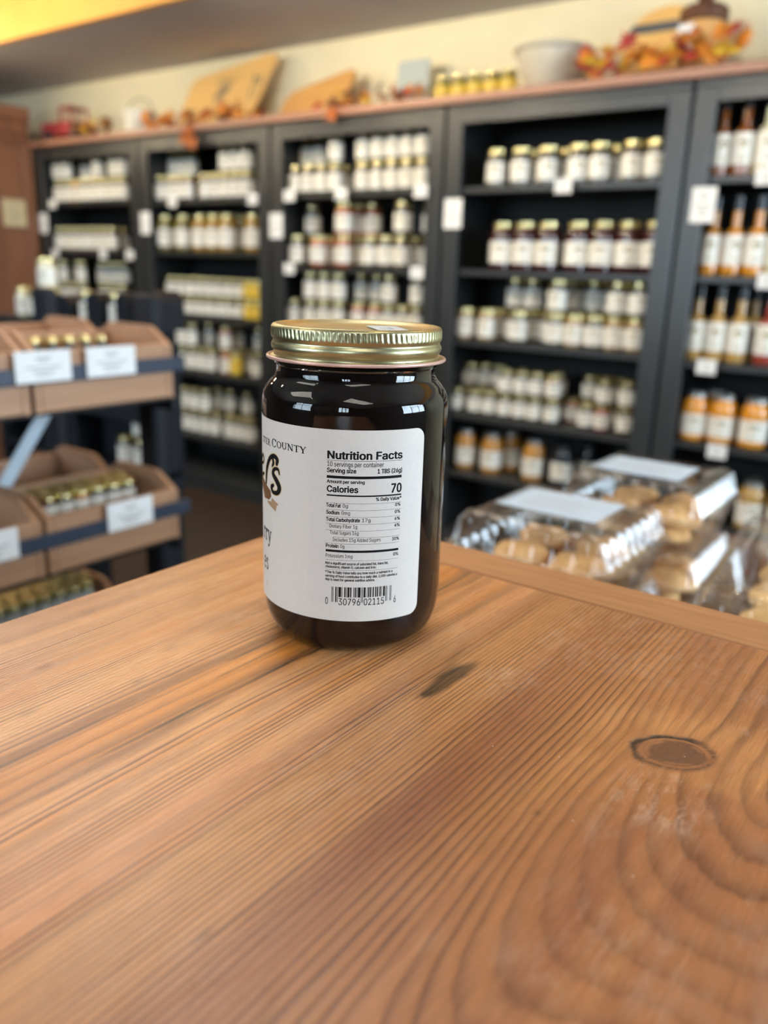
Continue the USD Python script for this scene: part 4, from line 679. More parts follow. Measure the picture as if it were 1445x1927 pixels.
ROWS = [
 (1, 'top', 'lower', 'jam', 1.441, [(-4.406,2.89,''), (-4.325,2.89,''), (-4.2435,2.89,'amber'), (-4.174,2.89,''), (-4.1045,2.89,''), (-4.0348,2.89,''), (-3.9653,2.89,''), (-3.8957,2.89,''), (-3.8262,2.89,''), (-4.279,2.98,''), (-4.201,2.98,''), (-3.8,2.98,'')]),
 (1, 'top', 'upper', 'jam', 1.559, [(-4.406,2.89,''), (-4.325,2.89,''), (-4.0348,2.89,''), (-3.8957,2.89,''), (-3.8262,2.89,''), (-4.279,2.98,''), (-4.201,2.98,''), (-3.8,2.98,'')]),
 (1, 'second', 'lower', 'pint', 1.182, [(-4.4275,2.89,''), (-4.348,2.89,''), (-4.267,2.89,''), (-4.183,2.89,''), (-4.1022,2.89,''), (-4.0237,2.89,''), (-3.9452,2.89,''), (-3.977,2.98,'')]),
 (1, 'third', 'lower', 'jam', 0.895, [(-4.424,2.89,''), (-4.34,2.89,''), (-4.253,2.89,''), (-3.875,2.89,''), (-4.432,2.98,''), (-4.183,2.98,''), (-4.1135,2.98,''), (-3.9745,2.98,''), (-4.044,2.98,'')]),
 (1, 'third', 'upper', 'jam', 1.013, [(-4.424,2.89,''), (-4.253,2.89,''), (-4.432,2.98,''), (-4.183,2.98,''), (-4.1135,2.98,''), (-3.9745,2.98,''), (-4.044,2.98,'')]),
 (2, 'top', 'lower', 'jam', 1.432, [(-3.532,2.89,''), (-3.4625,2.89,''), (-3.393,2.89,''), (-3.3235,2.89,'brown'), (-3.3235,2.98,'brown'), (-3.1982,2.89,''), (-3.1287,2.89,''), (-3.0592,2.89,''), (-2.9897,2.89,''), (-2.9202,2.89,''), (-2.948,2.98,''), (-3.532,2.98,''), (-3.4625,2.98,''), (-3.393,2.98,''), (-2.863,2.98,'')]),
 (2, 'top', 'upper', 'jam', 1.55, [(-3.0592,2.89,''), (-2.9897,2.89,''), (-2.9202,2.89,''), (-3.532,2.98,''), (-3.4625,2.98,''), (-3.393,2.98,''), (-2.863,2.98,'')]),
 (2, 'second', 'lower', 'quart', 1.194, [(-3.508,2.89,'olive'), (-3.374,2.89,'olive'), (-3.2455,2.89,'pickle'), (-3.152,2.89,'pickle'), (-3.0585,2.89,'pickle'), (-3.0692,2.983,'olive'), (-2.883,2.89,'pickle')]),
 (2, 'third', 'lower', 'jelly', 0.884, [(-3.481,2.89,''), (-3.406,2.89,''), (-3.333,2.89,''), (-3.262,2.89,''), (-3.191,2.89,''), (-3.122,2.89,''), (-3.054,2.89,''), (-2.988,2.89,''), (-2.9173,2.89,'yellow'), (-2.8537,2.89,'yellow'), (-3.535,2.98,'')]),
 (2, 'third', 'upper', 'jelly', 0.978, [(-3.481,2.89,''), (-3.406,2.89,''), (-3.333,2.89,''), (-3.262,2.89,''), (-3.191,2.89,''), (-3.122,2.89,''), (-3.054,2.89,''), (-2.988,2.89,''), (-2.9173,2.89,'yellow'), (-2.8537,2.89,'yellow'), (-3.535,2.98,'')]),
 (2, 'fourth', 'lower', 'jam', 0.608, [(-3.409,2.89,''), (-3.335,2.89,''), (-3.262,2.89,''), (-3.191,2.89,''), (-3.086,2.89,'red'), (-3.014,2.89,'yellow'), (-3.0212,2.98,''), (-2.867,2.89,''), (-3.301,2.98,''), (-3.0908,2.98,''), (-2.937,2.98,'')]),
 (2, 'fourth', 'upper', 'jam', 0.726, [(-3.409,2.89,''), (-3.335,2.89,''), (-3.086,2.89,'red'), (-3.301,2.98,''), (-3.0908,2.98,''), (-2.937,2.98,'')]),
 (2, 'fifth', 'lower', 'jam', 0.28, [(-3.411,2.89,''), (-3.331,2.89,''), (-3.253,2.89,''), (-3.176,2.89,''), (-3.07,2.89,''), (-2.997,2.89,''), (-2.921,2.89,''), (-3.249,2.98,''), (-3.153,2.98,''), (-3.028,2.98,'')]),
 (2, 'fifth', 'upper', 'jam', 0.398, [(-3.411,2.89,''), (-3.331,2.89,''), (-3.253,2.89,''), (-3.249,2.98,''), (-3.153,2.98,''), (-3.028,2.98,'')]),
 (3, 'top', 'lower', 'jam', 1.441, [(-2.62,2.89,''), (-2.542,2.89,''), (-2.467,2.89,''), (-2.392,2.89,''), (-2.407,2.98,''), (-2.244,2.89,''), (-2.166,2.89,''), (-2.091,2.89,''), (-2.018,2.89,''), (-1.946,2.89,''), (-2.632,2.98,''), (-2.557,2.98,'')]),
 (3, 'top', 'upper', 'jam', 1.559, [(-2.392,2.89,''), (-2.244,2.89,''), (-2.166,2.89,''), (-2.091,2.89,''), (-2.018,2.89,''), (-1.946,2.89,''), (-2.632,2.98,''), (-2.557,2.98,'')]),
 (3, 'second', 'lower', 'pint', 1.14, [(-2.611,2.89,''), (-2.485,2.89,'salsa'), (-2.4978,2.98,'salsa'), (-2.342,2.89,'salsa'), (-2.34,2.98,''), (-2.198,2.89,''), (-2.115,2.89,''), (-2.033,2.89,''), (-2.0358,2.98,''), (-2.595,2.98,''), (-2.4192,2.98,''), (-2.253,2.98,''), (-1.9572,2.98,'')]),
 (3, 'second', 'upper', 'pint', 1.271, [(-2.342,2.89,'salsa'), (-2.34,2.98,'salsa'), (-2.033,2.89,''), (-2.595,2.98,''), (-2.4192,2.98,'salsa'), (-2.253,2.98,'salsa'), (-1.9572,2.98,'')]),
 (3, 'third', 'lower', 'jam', 0.877, [(-2.632,2.89,''), (-2.529,2.89,''), (-2.447,2.89,''), (-2.367,2.89,''), (-2.256,2.89,'red'), (-2.166,2.89,'red'), (-2.09,2.89,''), (-2.016,2.89,''), (-1.946,2.89,''), (-2.306,2.98,''), (-2.218,2.98,'')]),
 (3, 'third', 'upper', 'jam', 0.995, [(-2.529,2.89,''), (-2.447,2.89,''), (-2.367,2.89,''), (-2.09,2.89,''), (-1.946,2.89,''), (-2.306,2.98,''), (-2.218,2.98,'')]),
 (4, 'top', 'lower', 'pint', 1.441, [(-1.616,2.89,''), (-1.515,2.89,''), (-1.508,2.98,''), (-1.407,2.89,''), (-1.378,2.98,''), (-1.2913,2.89,''), (-1.2127,2.89,''), (-1.189,2.98,''), (-1.0953,2.89,''), (-1.0167,2.89,''), (-0.999,2.98,'')]),
 (4, 'second', 'lower', 'quart', 1.146, [(-1.572,2.89,'berry'), (-1.4763,2.89,'berry'), (-1.3827,2.89,'berry'), (-1.267,2.89,'berry'), (-1.1735,2.89,'berry'), (-1.08,2.89,'berry'), (-0.9865,2.89,'berry')]),
 (4, 'third', 'lower', 'squat', 0.882, [(-1.711,2.89,'tan'), (-1.616,2.89,'tan'), (-1.6208,2.98,'tan'), (-1.479,2.89,''), (-1.4678,2.98,''), (-1.3913,2.98,''), (-1.3262,2.89,''), (-1.2497,2.89,'tan'), (-1.1732,2.89,''), (-1.0967,2.89,'tan'), (-1.0202,2.89,'tan'), (-1.002,2.98,'tan'), (-1.5443,2.98,''), (-1.3148,2.98,''), (-1.297,3.0665,''), (-1.2362,3.02,''), (-1.1597,3.02,'')]),
 (4, 'third', 'upper', 'squat', 1.0, [(-1.4678,2.98,''), (-1.3262,2.89,''), (-1.0967,2.89,''), (-1.0202,2.89,''), (-1.002,2.98,''), (-1.5443,2.98,''), (-1.3148,2.98,''), (-1.297,3.0665,''), (-1.2362,3.02,''), (-1.1597,3.02,'')]),
 (4, 'fourth', 'lower', 'jelly', 0.59, [(-1.735,2.89,''), (-1.731,2.98,''), (-1.6473,2.89,''), (-1.5837,2.89,''), (-1.514,2.89,''), (-1.449,2.89,''), (-1.385,2.89,''), (-1.313,2.89,''), (-1.3298,2.98,''), (-1.2663,2.98,'red'), (-1.174,2.89,''), (-1.109,2.89,'red'), (-1.0758,2.98,''), (-1.0243,2.89,''), (-0.9607,2.89,''), (-1.6768,3.0131,''), (-1.609,3.01,''), (-1.2028,2.98,''), (-1.1393,2.98,'')]),
 (4, 'fourth', 'upper', 'jelly', 0.684, [(-1.731,2.98,''), (-1.514,2.89,''), (-1.449,2.89,''), (-1.385,2.89,''), (-1.313,2.89,'tan'), (-1.3298,2.98,''), (-1.109,2.89,''), (-1.0758,2.98,''), (-1.0243,2.89,''), (-1.6768,3.0131,''), (-1.609,3.01,''), (-1.2028,2.98,''), (-1.1393,2.98,'')]),
 (4, 'bottom', 'lower', 'juice', 0.352, [(-1.694,2.92,'cider'), (-1.573,2.92,'cider'), (-1.53,3.01,'cider'), (-1.384,2.92,'cider'), (-1.261,2.92,'dark'), (-1.19,3.01,'dark')]),
 (5, 'top', 'lower', 'sauce', 1.447, [(-0.8152,2.89,'sauce'), (-0.7467,2.89,'sauce'), (-0.6782,2.89,'cream'), (-0.55,2.92,'sauce'), (-0.443,2.9,'sauce'), (-0.335,2.9,'sauce'), (-0.228,2.92,'sauce'), (-0.12,2.9,'sauce')]),
 (5, 'second', 'lower', 'sauce', 1.148, [(-0.803,2.89,'orange'), (-0.7345,2.89,'orange'), (-0.666,2.89,'orange'), (-0.5975,2.89,'cream'), (-0.47,2.92,'orange'), (-0.353,2.9,'orange'), (-0.237,2.9,'orange'), (-0.12,2.92,'orange')]),
 (5, 'third', 'lower', 'sauce', 0.875, [(-0.8168,2.89,'mustard'), (-0.7483,2.89,'mustard'), (-0.6798,2.89,'mustard'), (-0.659,2.98,'mustard'), (-0.592,2.89,'red'), (-0.5,2.92,'red'), (-0.405,2.9,'red'), (-0.31,2.9,'red'), (-0.215,2.92,'red'), (-0.12,2.9,'red')]),
 (5, 'fourth', 'lower', 'juice', 0.606, [(-0.782,2.89,'peach'), (-0.748,2.98,'peach'), (-0.691,2.89,'peach'), (-0.589,2.89,'peach'), (-0.46,2.92,'peach'), (-0.35,2.9,'peach'), (-0.24,2.9,'peach'), (-0.13,2.92,'peach')]),
 (5, 'bottom', 'lower', 'juice', 0.33, [(-0.682,2.89,'dark'), (-0.56,2.89,'mustard'), (-0.463,2.89,'mustard'), (-0.3904,2.944,'cider'), (-0.265,2.9,'cider'), (-0.13,2.9,'cider')]),
 (3, 'fourth', 'lower', 'jam', 0.59, [(-2.58,2.92,''), (-2.49,2.9,''), (-2.4,2.9,''), (-2.31,2.92,''), (-2.22,2.9,''), (-2.13,2.9,''), (-2.04,2.92,''), (-1.95,2.9,'')]),
 (3, 'fifth', 'lower', 'pint', 0.3, [(-2.57,2.92,'tan'), (-2.465,2.9,'tan'), (-2.36,2.9,'tan'), (-2.255,2.92,'tan'), (-2.15,2.9,'tan'), (-2.045,2.9,'tan'), (-1.94,2.92,'tan')]),
]
TAGS = [ (1,-4.327,1.429), (1,-4.338,1.180), (1,-3.901,1.172), (1,-3.677,1.175), (2,-3.329,1.429), (2,-2.787,1.439), (3,-2.566,1.436), (3,-2.278,1.435), (3,-1.884,1.443), (3,-2.567,1.133), (3,-1.888,1.134), (4,-1.295,1.436), (5,-0.739,0.869), (5,-0.668,0.580), (5,-0.643,1.439), (5,-0.593,1.142) ]

# ------------------------------------------------------------------ the five black bookcases, their shelves and stock
CX = [-4.487+.9*k for k in range(5)]; CW = .888; YF, YB = 2.80, 3.12
CASE = ['leftmost bookcase', 'second bookcase from left', 'middle bookcase', 'fourth bookcase from left', 'rightmost bookcase']
SHELF = {1: [1.441, 1.182, .895, .61], 2: [1.432, 1.194, .884, .608, .28], 3: [1.441, 1.14, .877, .59, .30], 4: [1.441, 1.146, .882, .59, .352], 5: [1.447, 1.148, .875, .606, .33]}
for k in range(5):
    x0 = CX[k]; x1 = x0+CW
    c = thing('bookcase', ['black open bookcase farthest left, beside the brown hutch', 'second black open bookcase from left, with stacked yellow-labelled jars', 'middle black open bookcase, behind the lid of the dark jar', 'black open bookcase with a shelf of dark red quart jars', 'black open bookcase with tall sauce bottles, at the right edge'][k], 'bookcase', group='black bookcases along the wall')
    obj('side_panel', b2(x0, x0+.02, YF+.02, YB, .0, 1.70), 'black_paint', c); obj('side_panel', b2(x1-.02, x1, YF+.02, YB, .0, 1.70), 'black_paint', c)
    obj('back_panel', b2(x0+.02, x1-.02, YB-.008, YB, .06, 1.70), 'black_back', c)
    obj('top_panel', b2(x0, x1, YF, YB, 1.70, 1.722, .002), 'black_paint', c)
    for a_ in (x0, x1-.068):
        obj('stile', b2(a_, a_+.068, YF, YF+.02, 0, 1.70, .002), 'black_paint', c)
    obj('top_rail', b2(x0+.068, x1-.068, YF, YF+.02, 1.655, 1.70, .002), 'black_paint', c)
    obj('plinth', b2(x0+.068, x1-.068, YF, YF+.02, 0, .085, .002), 'black_paint', c)
    obj('bottom_board', b2(x0+.02, x1-.02, YF+.02, YB-.008, .085, .105), 'black_paint', c)
    for z in SHELF[k+1]: obj('shelf', b2(x0+.021, x1-.021, YF+.021, YB-.009, z-.0225, z-.0005, .002), 'black_paint', c)
PAPER = {'yellow': 'label_yellow'}; LID = {'cider': 'silver_lid', 'peach': 'silver_lid', 'sauce': 'black_cap', 'orange': 'black_cap', 'mustard': 'black_cap', 'cream': 'black_cap', 'red': None, 'dark': 'black_cap'}
CW_ = {'': 'white-labelled', 'plain': 'white-labelled', 'amber': 'amber', 'brown': 'brown', 'olive': 'olive', 'pickle': 'golden pickle', 'yellow': 'yellow-labelled', 'red': 'red', 'salsa': 'red salsa', 'berry': 'dark red', 'tan': 'tan', 'cider': 'amber', 'dark': 'black', 'sauce': 'brown', 'cream': 'cream', 'orange': 'orange', 'mustard': 'tan', 'peach': 'orange'}
for cab, shelf, tier, kind, z, items in ROWS:
    q = KIND[kind]; low = [r for r in ROWS if r[0] == cab and r[1] == shelf and r[2] == 'lower'][0][5]
    if tier == 'upper':                                            # an upper jar stands on the nearest jar below it, or between two
        ys = [it[1] for it in low]
    two = any(r[0] == cab and r[1] == shelf and r[2] == 'upper' for r in ROWS)
    for i, (x, y, cflag) in enumerate(sorted(items)):
        ct = cflag or 'plain'; lid = LID.get(ct) if kind in ('sauce', 'juice') else 'gold_lid'
        if kind == 'juice' and ct == 'mustard': lid = 'silver_lid'
        paper = PAPER.get(ct, 'label_paper')
        lab = '%s %s %s from left, %s%s shelf, %s' % (ORD[i], CW_[ct], q['word'], (tier + ' tier, ') if two else '', shelf, CASE[cab-1])
        make_jar(kind, ct, lid or 'black_cap', paper, lab, (x, y, z), -math.pi/2 + .35 + rng.uniform(-.25, .25), '%ss on the %s shelf of the %s' % (q['word'], shelf, CASE[cab-1]))
for i, (cab, x, z) in enumerate(TAGS):
    sh = min(SHELF[cab], key=lambda s: abs(s-z)); nm = dict(zip(SHELF[cab], ['top', 'second', 'third', 'fourth', 'fifth']))[sh]; same = [t for t in TAGS if t[0] == cab and min(SHELF[cab], key=lambda s: abs(s-t[2])) == sh]; j = same.index((cab, x, z))
    card('shelf_tag', '%swhite price tag, %s shelf edge, %s' % ((ORD[j] + ' ' if len(same) > 1 else ''), nm, CASE[cab-1]), .060, .046, (x, YF-.0135, sh-.012), 'y', 'price tag', group='white price tags on the shelf edges')
for i, (x, z) in enumerate(((-4.447, .20), (-3.553, .195), (-2.655, .177), (-1.742, .216), (-.82, .230))):
    card('case_card', 'white portrait card on the left upright of the %s' % CASE[i], .075, .105, (x, YF-.0013, G+z), 'y', 'sign', group='white cards on the bookcase uprights')

# ------------------------------------------------------------------ the shelf top and its autumn decorations
BT = 1.752
tb = obj('top_board', b2(-4.497, .05, 2.775, 3.14, 1.7222, BT, .003), 'top_board', label='long reddish wooden board laid over all the black bookcases', cat='shelf board')
LEAFC = dict(rust=(.62, .17, .03), orange=(.88, .33, .03), red=(.55, .06, .045), yellow=(.80, .50, .04), brown=(.20, .075, .03))
for k, c in LEAFC.items():
    usdkit.material(stage, mats('leaf_'+k), {'p': ('principled_bsdf', {'roughness': .6}), 'tc': ('texture_coordinate', {}), 'n': ('noise_texture', {'scale': 25.0}), 'r': ('rgb_ramp', {'ramp': [(.3, c), (.7, tuple(.65*v for v in c))]}), 't': ('translucent_bsdf', {'color': c}), 'm': ('mix_closure', {'fac': .3})},
                    [('tc.object', 'n.vector'), ('n.fac', 'r.fac'), ('r.color', 'p.base_color'), ('p.BSDF', 'm.closure1'), ('t.BSDF', 'm.closure2')], surface='m.closure')
def leaf_shape():
    tips = [(0, 1.0, .0), (.42, .62, 0), (.30, .50, 1), (.85, .42, 0), (.42, .22, 1), (.62, -.10, 0), (.14, .02, 1), (.05, -.30, 0)]
    r = [(.10, .55)]
    out = [(0, 1.0), (.13, .62), (.40, .72), (.30, .44), (.86, .42), (.46, .16), (.60, -.12), (.16, -.04), (.03, -.38)]
    return out + [(-x, y) for x, y in out[::-1] if x > 0]
LS = leaf_shape()
def leaf(sz, bend, curl):
    p = np.array(LS); c = np.array([[0, .25]]); n_ = len(p)
    V = np.vstack([np.column_stack([p, -bend*(p[:, 0]**2) - curl*(p[:, 1]-.2)**2]), [[0, .25, .06]]]); V2 = V.copy(); V2[:, 2] -= .02
    F = [(n_, (i+1) % n_, i) for i in range(n_)] + [(2*n_+1, n_+1+i, n_+1+(i+1) % n_) for i in range(n_)] + [q for i in range(n_) for q in ((i, (i+1) % n_, n_+1+(i+1) % n_), (i, n_+1+(i+1) % n_, n_+1+i))]
    return np.vstack([V, V2])*sz, np.array(F)
def garland(name, label, x0, x1, n, cols, hz, y0=2.84, y1=2.95, hang=()):
    g = thing(name, label, 'leaf garland')
    xs = np.linspace(x0, x1, 14); obj('stem', tube([(x, (y0+y1)/2+.012*math.sin(7*i), BT+.008+.006*abs(math.sin(3*i))) for i, x in enumerate(xs)], .0035, 6), 'leaf_brown', g)
    for i in range(n):
        x = x0+(x1-x0)*(i+rng.random())/n; s = rng.uniform(.032, .052); y = rng.uniform(y0, y1); z = BT+.024+rng.random()*hz
        V, F = leaf(s, rng.uniform(.1, .5), rng.uniform(.1, .4))
        T = trimesh.transformations.euler_matrix(math.radians(rng.uniform(25, 95)), math.radians(rng.uniform(-35, 35)), math.radians(rng.uniform(-60, 60)))
        obj('leaf', (V @ T[:3, :3].T + [x, y, z], F), 'leaf_'+rng.choice(cols), g)
    for x, y, z, s in hang:
        V, F = leaf(s, .3, .2); T = trimesh.transformations.euler_matrix(math.radians(80), 0.2, math.radians(180)); T = T @ rmat((0, 0, 1), 170)
        obj('leaf', (V @ T[:3, :3].T + [x, y, z], F), 'leaf_rust', g)
    return g
garland('leaf_garland', 'rust and orange leaf garland in front of the bee board', -3.56, -2.85, 44, ['rust', 'orange', 'rust', 'red', 'brown', 'orange'], .045, 2.80, 2.93, hang=[(-3.17, 2.765, BT-.02, .055), (-3.15, 2.762, BT-.065, .06), (-3.20, 2.76, BT-.05, .05)])
garland('leaf_garland', 'rust and yellow leaf garland between the plain board and the small jars', -2.47, -1.97, 26, ['rust', 'orange', 'yellow', 'brown', 'red'], .05, hang=[(-2.32, 2.765, BT-.012, .05)])
garland('leaf_garland', 'thick red and orange leaf garland right of the white bowl', -1.30, -.77, 56, ['orange', 'orange', 'red', 'red', 'yellow', 'orange', 'rust', 'yellow'], .075, 2.80, 2.862)
garland('leaf_garland', 'sparse brown leaf garland at the far right of the shelf top', -.70, -.30, 18, ['rust', 'brown', 'orange', 'yellow'], .04, 2.82, 2.94)
garland('leaf_garland', 'small leaf sprig beside the red toy truck', -4.13, -3.95, 11, ['rust', 'yellow', 'orange', 'brown'], .035, 2.80, 2.84)
# red toy pickup
pm('truck_red', (.40, .045, .05), .35, noise=(20, (.34, .04, .042), (1, 1, 1), .3, .7)); pm('truck_dark', (.03, .012, .014), .4); pm('tyre', (.03, .032, .036), .7); pm('chrome', (.55, .56, .58), .25, 1.0)
tk = thing('toy_truck', 'red metal toy pickup truck on the shelf top at left', 'toy truck', (-4.315, 2.93, BT), math.radians(3)); UsdGeom.Xformable(tk).AddScaleOp().Set(Gf.Vec3f(.86, .86, .98))
obj('bed', MB().add(b2(-.20, -.02, -.075, .075, .035, .045)).add(b2(-.20, -.02, -.075, -.067, .045, .105, .003)).add(b2(-.20, -.02, .067, .075, .045, .105, .003)).add(b2(-.20, -.192, -.067, .067, .045, .105, .002)).add(b2(-.028, -.02, -.067, .067, .045, .105, .002)), 'truck_red', tk)
cab = MB().add(b2(-.018, .085, -.072, .072, .035, .105, .006)).add(b2(-.018, .085, -.07, .07, .172, .184, .006))
for a_ in (-.013, .078):
    for b_ in (-.064, .064): cab.add(b2(a_-.006, a_+.006, b_-.006, b_+.006, .104, .174))
obj('cab', cab, 'truck_red', tk); obj('hood', b2(.086, .175, -.060, .060, .035, .098, .014), 'truck_dark', tk, label='dark hood and grille of the toy truck')
obj('fender', MB().add(b2(.09, .16, -.078, -.058, .045, .075, .008)).add(b2(.09, .16, .058, .078, .045, .075, .008)), 'truck_red', tk)
for x in (-.135, .122):
    for y in (-.077, .077):
        w = lathe([(0, -.012), (.030, -.012), (.034, -.008), (.034, .008), (.030, .012), (0, .012)], 20); w.apply_transform(rmat((1, 0, 0), 90, (x, y, .0342))); wo = obj('wheel', w, 'tyre', tk)
        h = lathe([(0, -.0135), (.015, -.0135), (.015, .0135), (0, .0135)], 16); h.apply_transform(rmat((1, 0, 0), 90, (x, y, .0342))); obj('hub', h, 'chrome', wo)
for y in (-.04, .04): hl = lathe([(0, -.006), (.012, -.006), (.012, .006), (0, .008)], 14); hl.apply_transform(rmat((0, 1, 0), 90, (.178, y, .075))); obj('headlight', hl, 'chrome', tk)
# small wooden finial
pm('finial_wood', (.34, .15, .03), .5, noise=(30, (.26, .11, .025), (1, 1, 1), .3, .7))
f_ = thing('wooden_mushroom', 'small orange-brown wooden mushroom between truck and white bucket', 'ornament', (-4.06, 2.97, BT))
obj('foot', lathe([(0, 0), (.022, 0), (.024, .006), (.013, .02), (.011, .07), (0, .072)], 20), 'finial_wood', f_, smooth=50); obj('cap', lathe([(0, .068), (.03, .07), (.036, .085), (.030, .108), (.014, .122), (0, .124)], 20), 'finial_wood', f_, smooth=60)
# white ribbed bucket
pm('enamel', (.78, .74, .64), .35, noise=(20, (.72, .68, .58), (1, 1, 1), .3, .7)); pm('bucket_dark', (.10, .10, .10), .5)
bk = thing('white_bucket', 'white ribbed metal bucket with dark wire handle', 'bucket', (-3.755, 2.95, BT), .3)
n = 120; a = np.arange(n)*2*np.pi/n; V = []; PR = [(.0, .0, 0), (.062, 0, 0), (.064, .004, 1), (.078, .112, 1), (.081, .118, 0), (.081, .123, 0), (.076, .123, 0), (.059, .006, 0), (0, .006, 0)]
for r, z, rb in PR: rr = r + rb*.0025*np.cos(a*20); V.append(np.stack([rr*np.cos(a), rr*np.sin(a), np.full(n, z)], 1))
k = np.arange(n); k2 = (k+1) % n; F = np.vstack([np.stack([i*n+k, i*n+k2, (i+1)*n+k2, (i+1)*n+k], 1) for i in range(len(PR)-1)])
bm = trimesh.Trimesh(np.vstack(V), np.vstack([F[:, [0, 1, 2]], F[:, [0, 2, 3]]]), process=False); bm.merge_vertices(); bm.update_faces(bm.nondegenerate_faces()); obj('pail', bm, 'enamel', bk, smooth=40)
obj('handle', tube([(.080*math.cos(t), .02*math.sin(t), .112+.075*math.sin(t)) for t in np.linspace(0, math.pi, 18)], .0025, 6), 'bucket_dark', bk)
for s in (-1, 1): obj('handle_ear', bx((s*.081, 0, .112), (.008, .02, .018), .002), 'bucket_dark', bk)
# boards leaning on the wall
wood('board_pale', (.85, .53, .19), (.76, .45, .15), 'x', 40, .5); wood('board_tan', (.66, .35, .11), (.57, .29, .085), 'x', 40, .5); pm('engraving', (.10, .105, .12), .6)
def lean(poly, t, name, label, mat, y_foot, ang, cat='cutting board'):
    """board: polygon in (x, height along the board), leaning back by ang degrees from its foot line y_foot"""
    T = trimesh.transformations.rotation_matrix(math.radians(90-ang), (1, 0, 0)); T[:3, 3] = (0, y_foot, BT)
    th = thing(name, label, cat)
    m = ext(poly, t); m.apply_transform(T); obj('board', m, mat, th); return th, T
bee, T = lean(Polygon([(-3.50, .006), (-3.495, .12), (-3.455, .245), (-3.43, .262), (-2.945, .332), (-2.92, .328), (-2.91, .30), (-3.03, .016), (-3.05, .006)]).buffer(.004), .018, 'bee_board', 'pale wooden board engraved with a bee, leaning above the second bookcase', 'board_pale', 3.0, 16)
em = [shapely.Point(0, 0).buffer(1, quad_segs=10)]
E_ = lambda cx, cy, a_, b_, dg: affinity.translate(affinity.rotate(affinity.scale(shapely.Point(0, 0).buffer(1, quad_segs=8), a_, b_), dg, origin=(0, 0)), cx, cy)
bx0, by0 = -3.24, .175
ring2 = lambda p, w: p.difference(p.buffer(-w))
bee_poly = unary_union([E_(bx0, by0, .034, .014, 20).difference(unary_union([sbox(bx0-.018, by0-.05, bx0-.011, by0+.05), sbox(bx0+.002, by0-.05, bx0+.009, by0+.05)])), E_(bx0+.040, by0+.015, .012, .011, 0), ring2(E_(bx0-.002, by0+.040, .018, .034, 25), .004), ring2(E_(bx0+.022, by0+.042, .014, .030, -25), .004), ring2(E_(bx0-.018, by0-.030, .022, .014, 40), .004), ring2(E_(bx0+.018, by0-.026, .022, .012, -20), .004),
    LineString([(bx0+.048, by0+.024), (bx0+.066, by0+.040)]).buffer(.002), LineString([(bx0+.050, by0+.018), (bx0+.072, by0+.026)]).buffer(.002), ring2(E_(bx0+.062, by0+.052, .026, .012, 35), .003)])
def engrave(poly, parent, T, t0, nm, lab=None):
    m = flat([poly], .0006, t0); m.apply_transform(T); obj(nm, m, 'engraving', parent, label=lab)
engrave(bee_poly, bee, T, .0181, 'bee_engraving', 'grey engraved bee and leaves')
fx = -3.01
uten = unary_union([LineString([(fx-.03, .13), (fx-.012, .21)]).buffer(.003), E_(fx-.008, .226, .008, .015, -12), LineString([(fx+.006, .135), (fx+.022, .205)]).buffer(.003), LineString([(fx+.014, .208), (fx+.034, .204)]).buffer(.003), *[LineString([(fx+.014+.009*k, .208-.002*k), (fx+.020+.009*k, .238-.002*k)]).buffer(.002) for k in range(3)]])
engrave(uten, bee, T, .0181, 'utensil_engraving', 'engraved fork and spoon at the board\'s right side')
lean(Polygon([(-2.83, 0), (-2.825, .03), (-2.80, .10), (-2.755, .135), (-2.70, .150), (-2.44, .205), (-2.42, .20), (-2.415, .185), (-2.455, .03), (-2.48, .012), (-2.50, .0)]), .020, 'plain_board', 'plain tan wooden serving board leaning on the wall above the middle bookcase', 'board_tan', 3.0, 16)
disc = unary_union([E_(-1.11, .14, .15, .14, 0)]).intersection(sbox(-1.4, 0, -.8, .4))
rb, T = lean(disc, .018, 'round_board', 'round-topped pale wooden board with a dark band, behind the red leaves', 'board_pale', 3.072, 12)
engrave(sbox(-1.3, .195, -.9, .228).intersection(disc.buffer(-.001)), rb, T, .0181, 'dark_band')
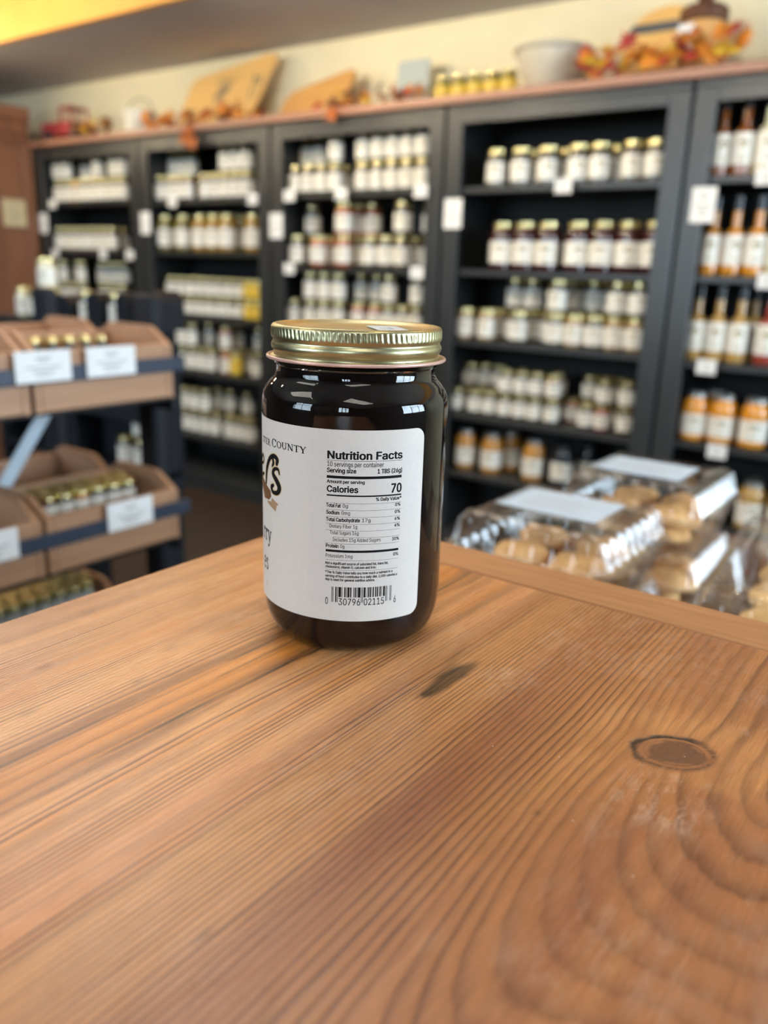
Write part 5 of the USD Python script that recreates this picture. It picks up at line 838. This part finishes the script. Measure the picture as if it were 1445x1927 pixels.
# small golden jars, bowl, canister, pale plate
for i, px_ in enumerate((-1.895, -1.823, -1.752, -1.68, -1.612)):
    t = make_jar('jelly', 'olive', 'gold_lid', 'label_yellow', ['leftmost', 'second', 'middle', 'fourth', 'rightmost'][i] + ' of five small golden jars on the shelf top beside the bowl', (px_, 2.93, BT), -math.pi/2+.3, 'small golden jars on the shelf top')
pm('stoneware', (.60, .55, .45), .3, noise=(15, (.56, .51, .41), (1, 1, 1), .3, .7), coat_weight=.4)
bw = thing('white_bowl', 'large cream stoneware bowl with rolled rim on the shelf top', 'bowl', (-1.455, 2.955, BT))
obj('bowl', lathe([(0, .003), (.048, .003), (.052, 0), (.060, 0), (.062, .008), (.088, .034), (.112, .076), (.126, .116), (.129, .130), (.140, .133), (.144, .140), (.141, .147), (.132, .149), (.125, .143), (.108, .078), (.084, .038), (.055, .016), (0, .012)], 56), 'stoneware', bw, smooth=50)
pm('plate_pale', (.44, .49, .48), .4, noise=(15, (.40, .45, .44), (1, 1, 1), .3, .7))
lean(rrect(-2.19, -2.035, 0, .205, .008), .007, 'pale_plaque', 'pale blue-grey rectangular plaque leaning on the wall', 'plate_pale', 3.02, 8, 'plaque')
cn = thing('wooden_canister', 'wooden canister with dark lid, behind the leaves at the right', 'canister', (-.945, 2.972, BT))
obj('canister_body', lathe([(0, 0), (.066, 0), (.070, .006), (.070, .160), (.064, .168), (0, .168)], 40), 'board_tan', cn, smooth=40)
obj('canister_lid', lathe([(0, .1685), (.072, .1685), (.074, .174), (.074, .205), (.060, .216), (.02, .218), (.018, .228), (.026, .240), (.018, .252), (0, .255)], 40), 'leaf_brown', cn, smooth=40)
card('hang_tag', 'white paper tag hanging in front of the wooden canister', .050, .085, (-.965, 2.872, BT+.105), 'y', 'tag', tilt=0)
spot((-4.55, 1.95, 2.03), (-2.2, 3.1, 1.85), 'black track spotlight near the left end of the soffit, aimed along the wall', 'wash_glow', .045)
spot((-2.55, 1.95, 2.05), (-.6, 3.1, 1.85), 'black track spotlight near the middle of the soffit, aimed along the wall', 'wash_glow', .045)
spot((-3.6, 1.85, 2.52), (-3.7, 2.405, 2.25), 'black track spotlight at left, washing the yellow soffit face', 'face_glow', .045)
spot((-2.2, 1.85, 2.52), (-2.2, 2.405, 2.25), 'black track spotlight at right, washing the yellow soffit face', 'face_glow', .045)
for i, (x, y, ax_) in enumerate(((-3.9, 1.5, -3.4), (-2.2, 1.3, -1.9), (-.9, 1.2, -.8))):
    spot((x, y, 2.03), (ax_, 3.05, 1.83), 'black track spotlight, %s of three, facing the shelf top squarely' % ['left', 'middle', 'right'][i], 'front_glow', .045)
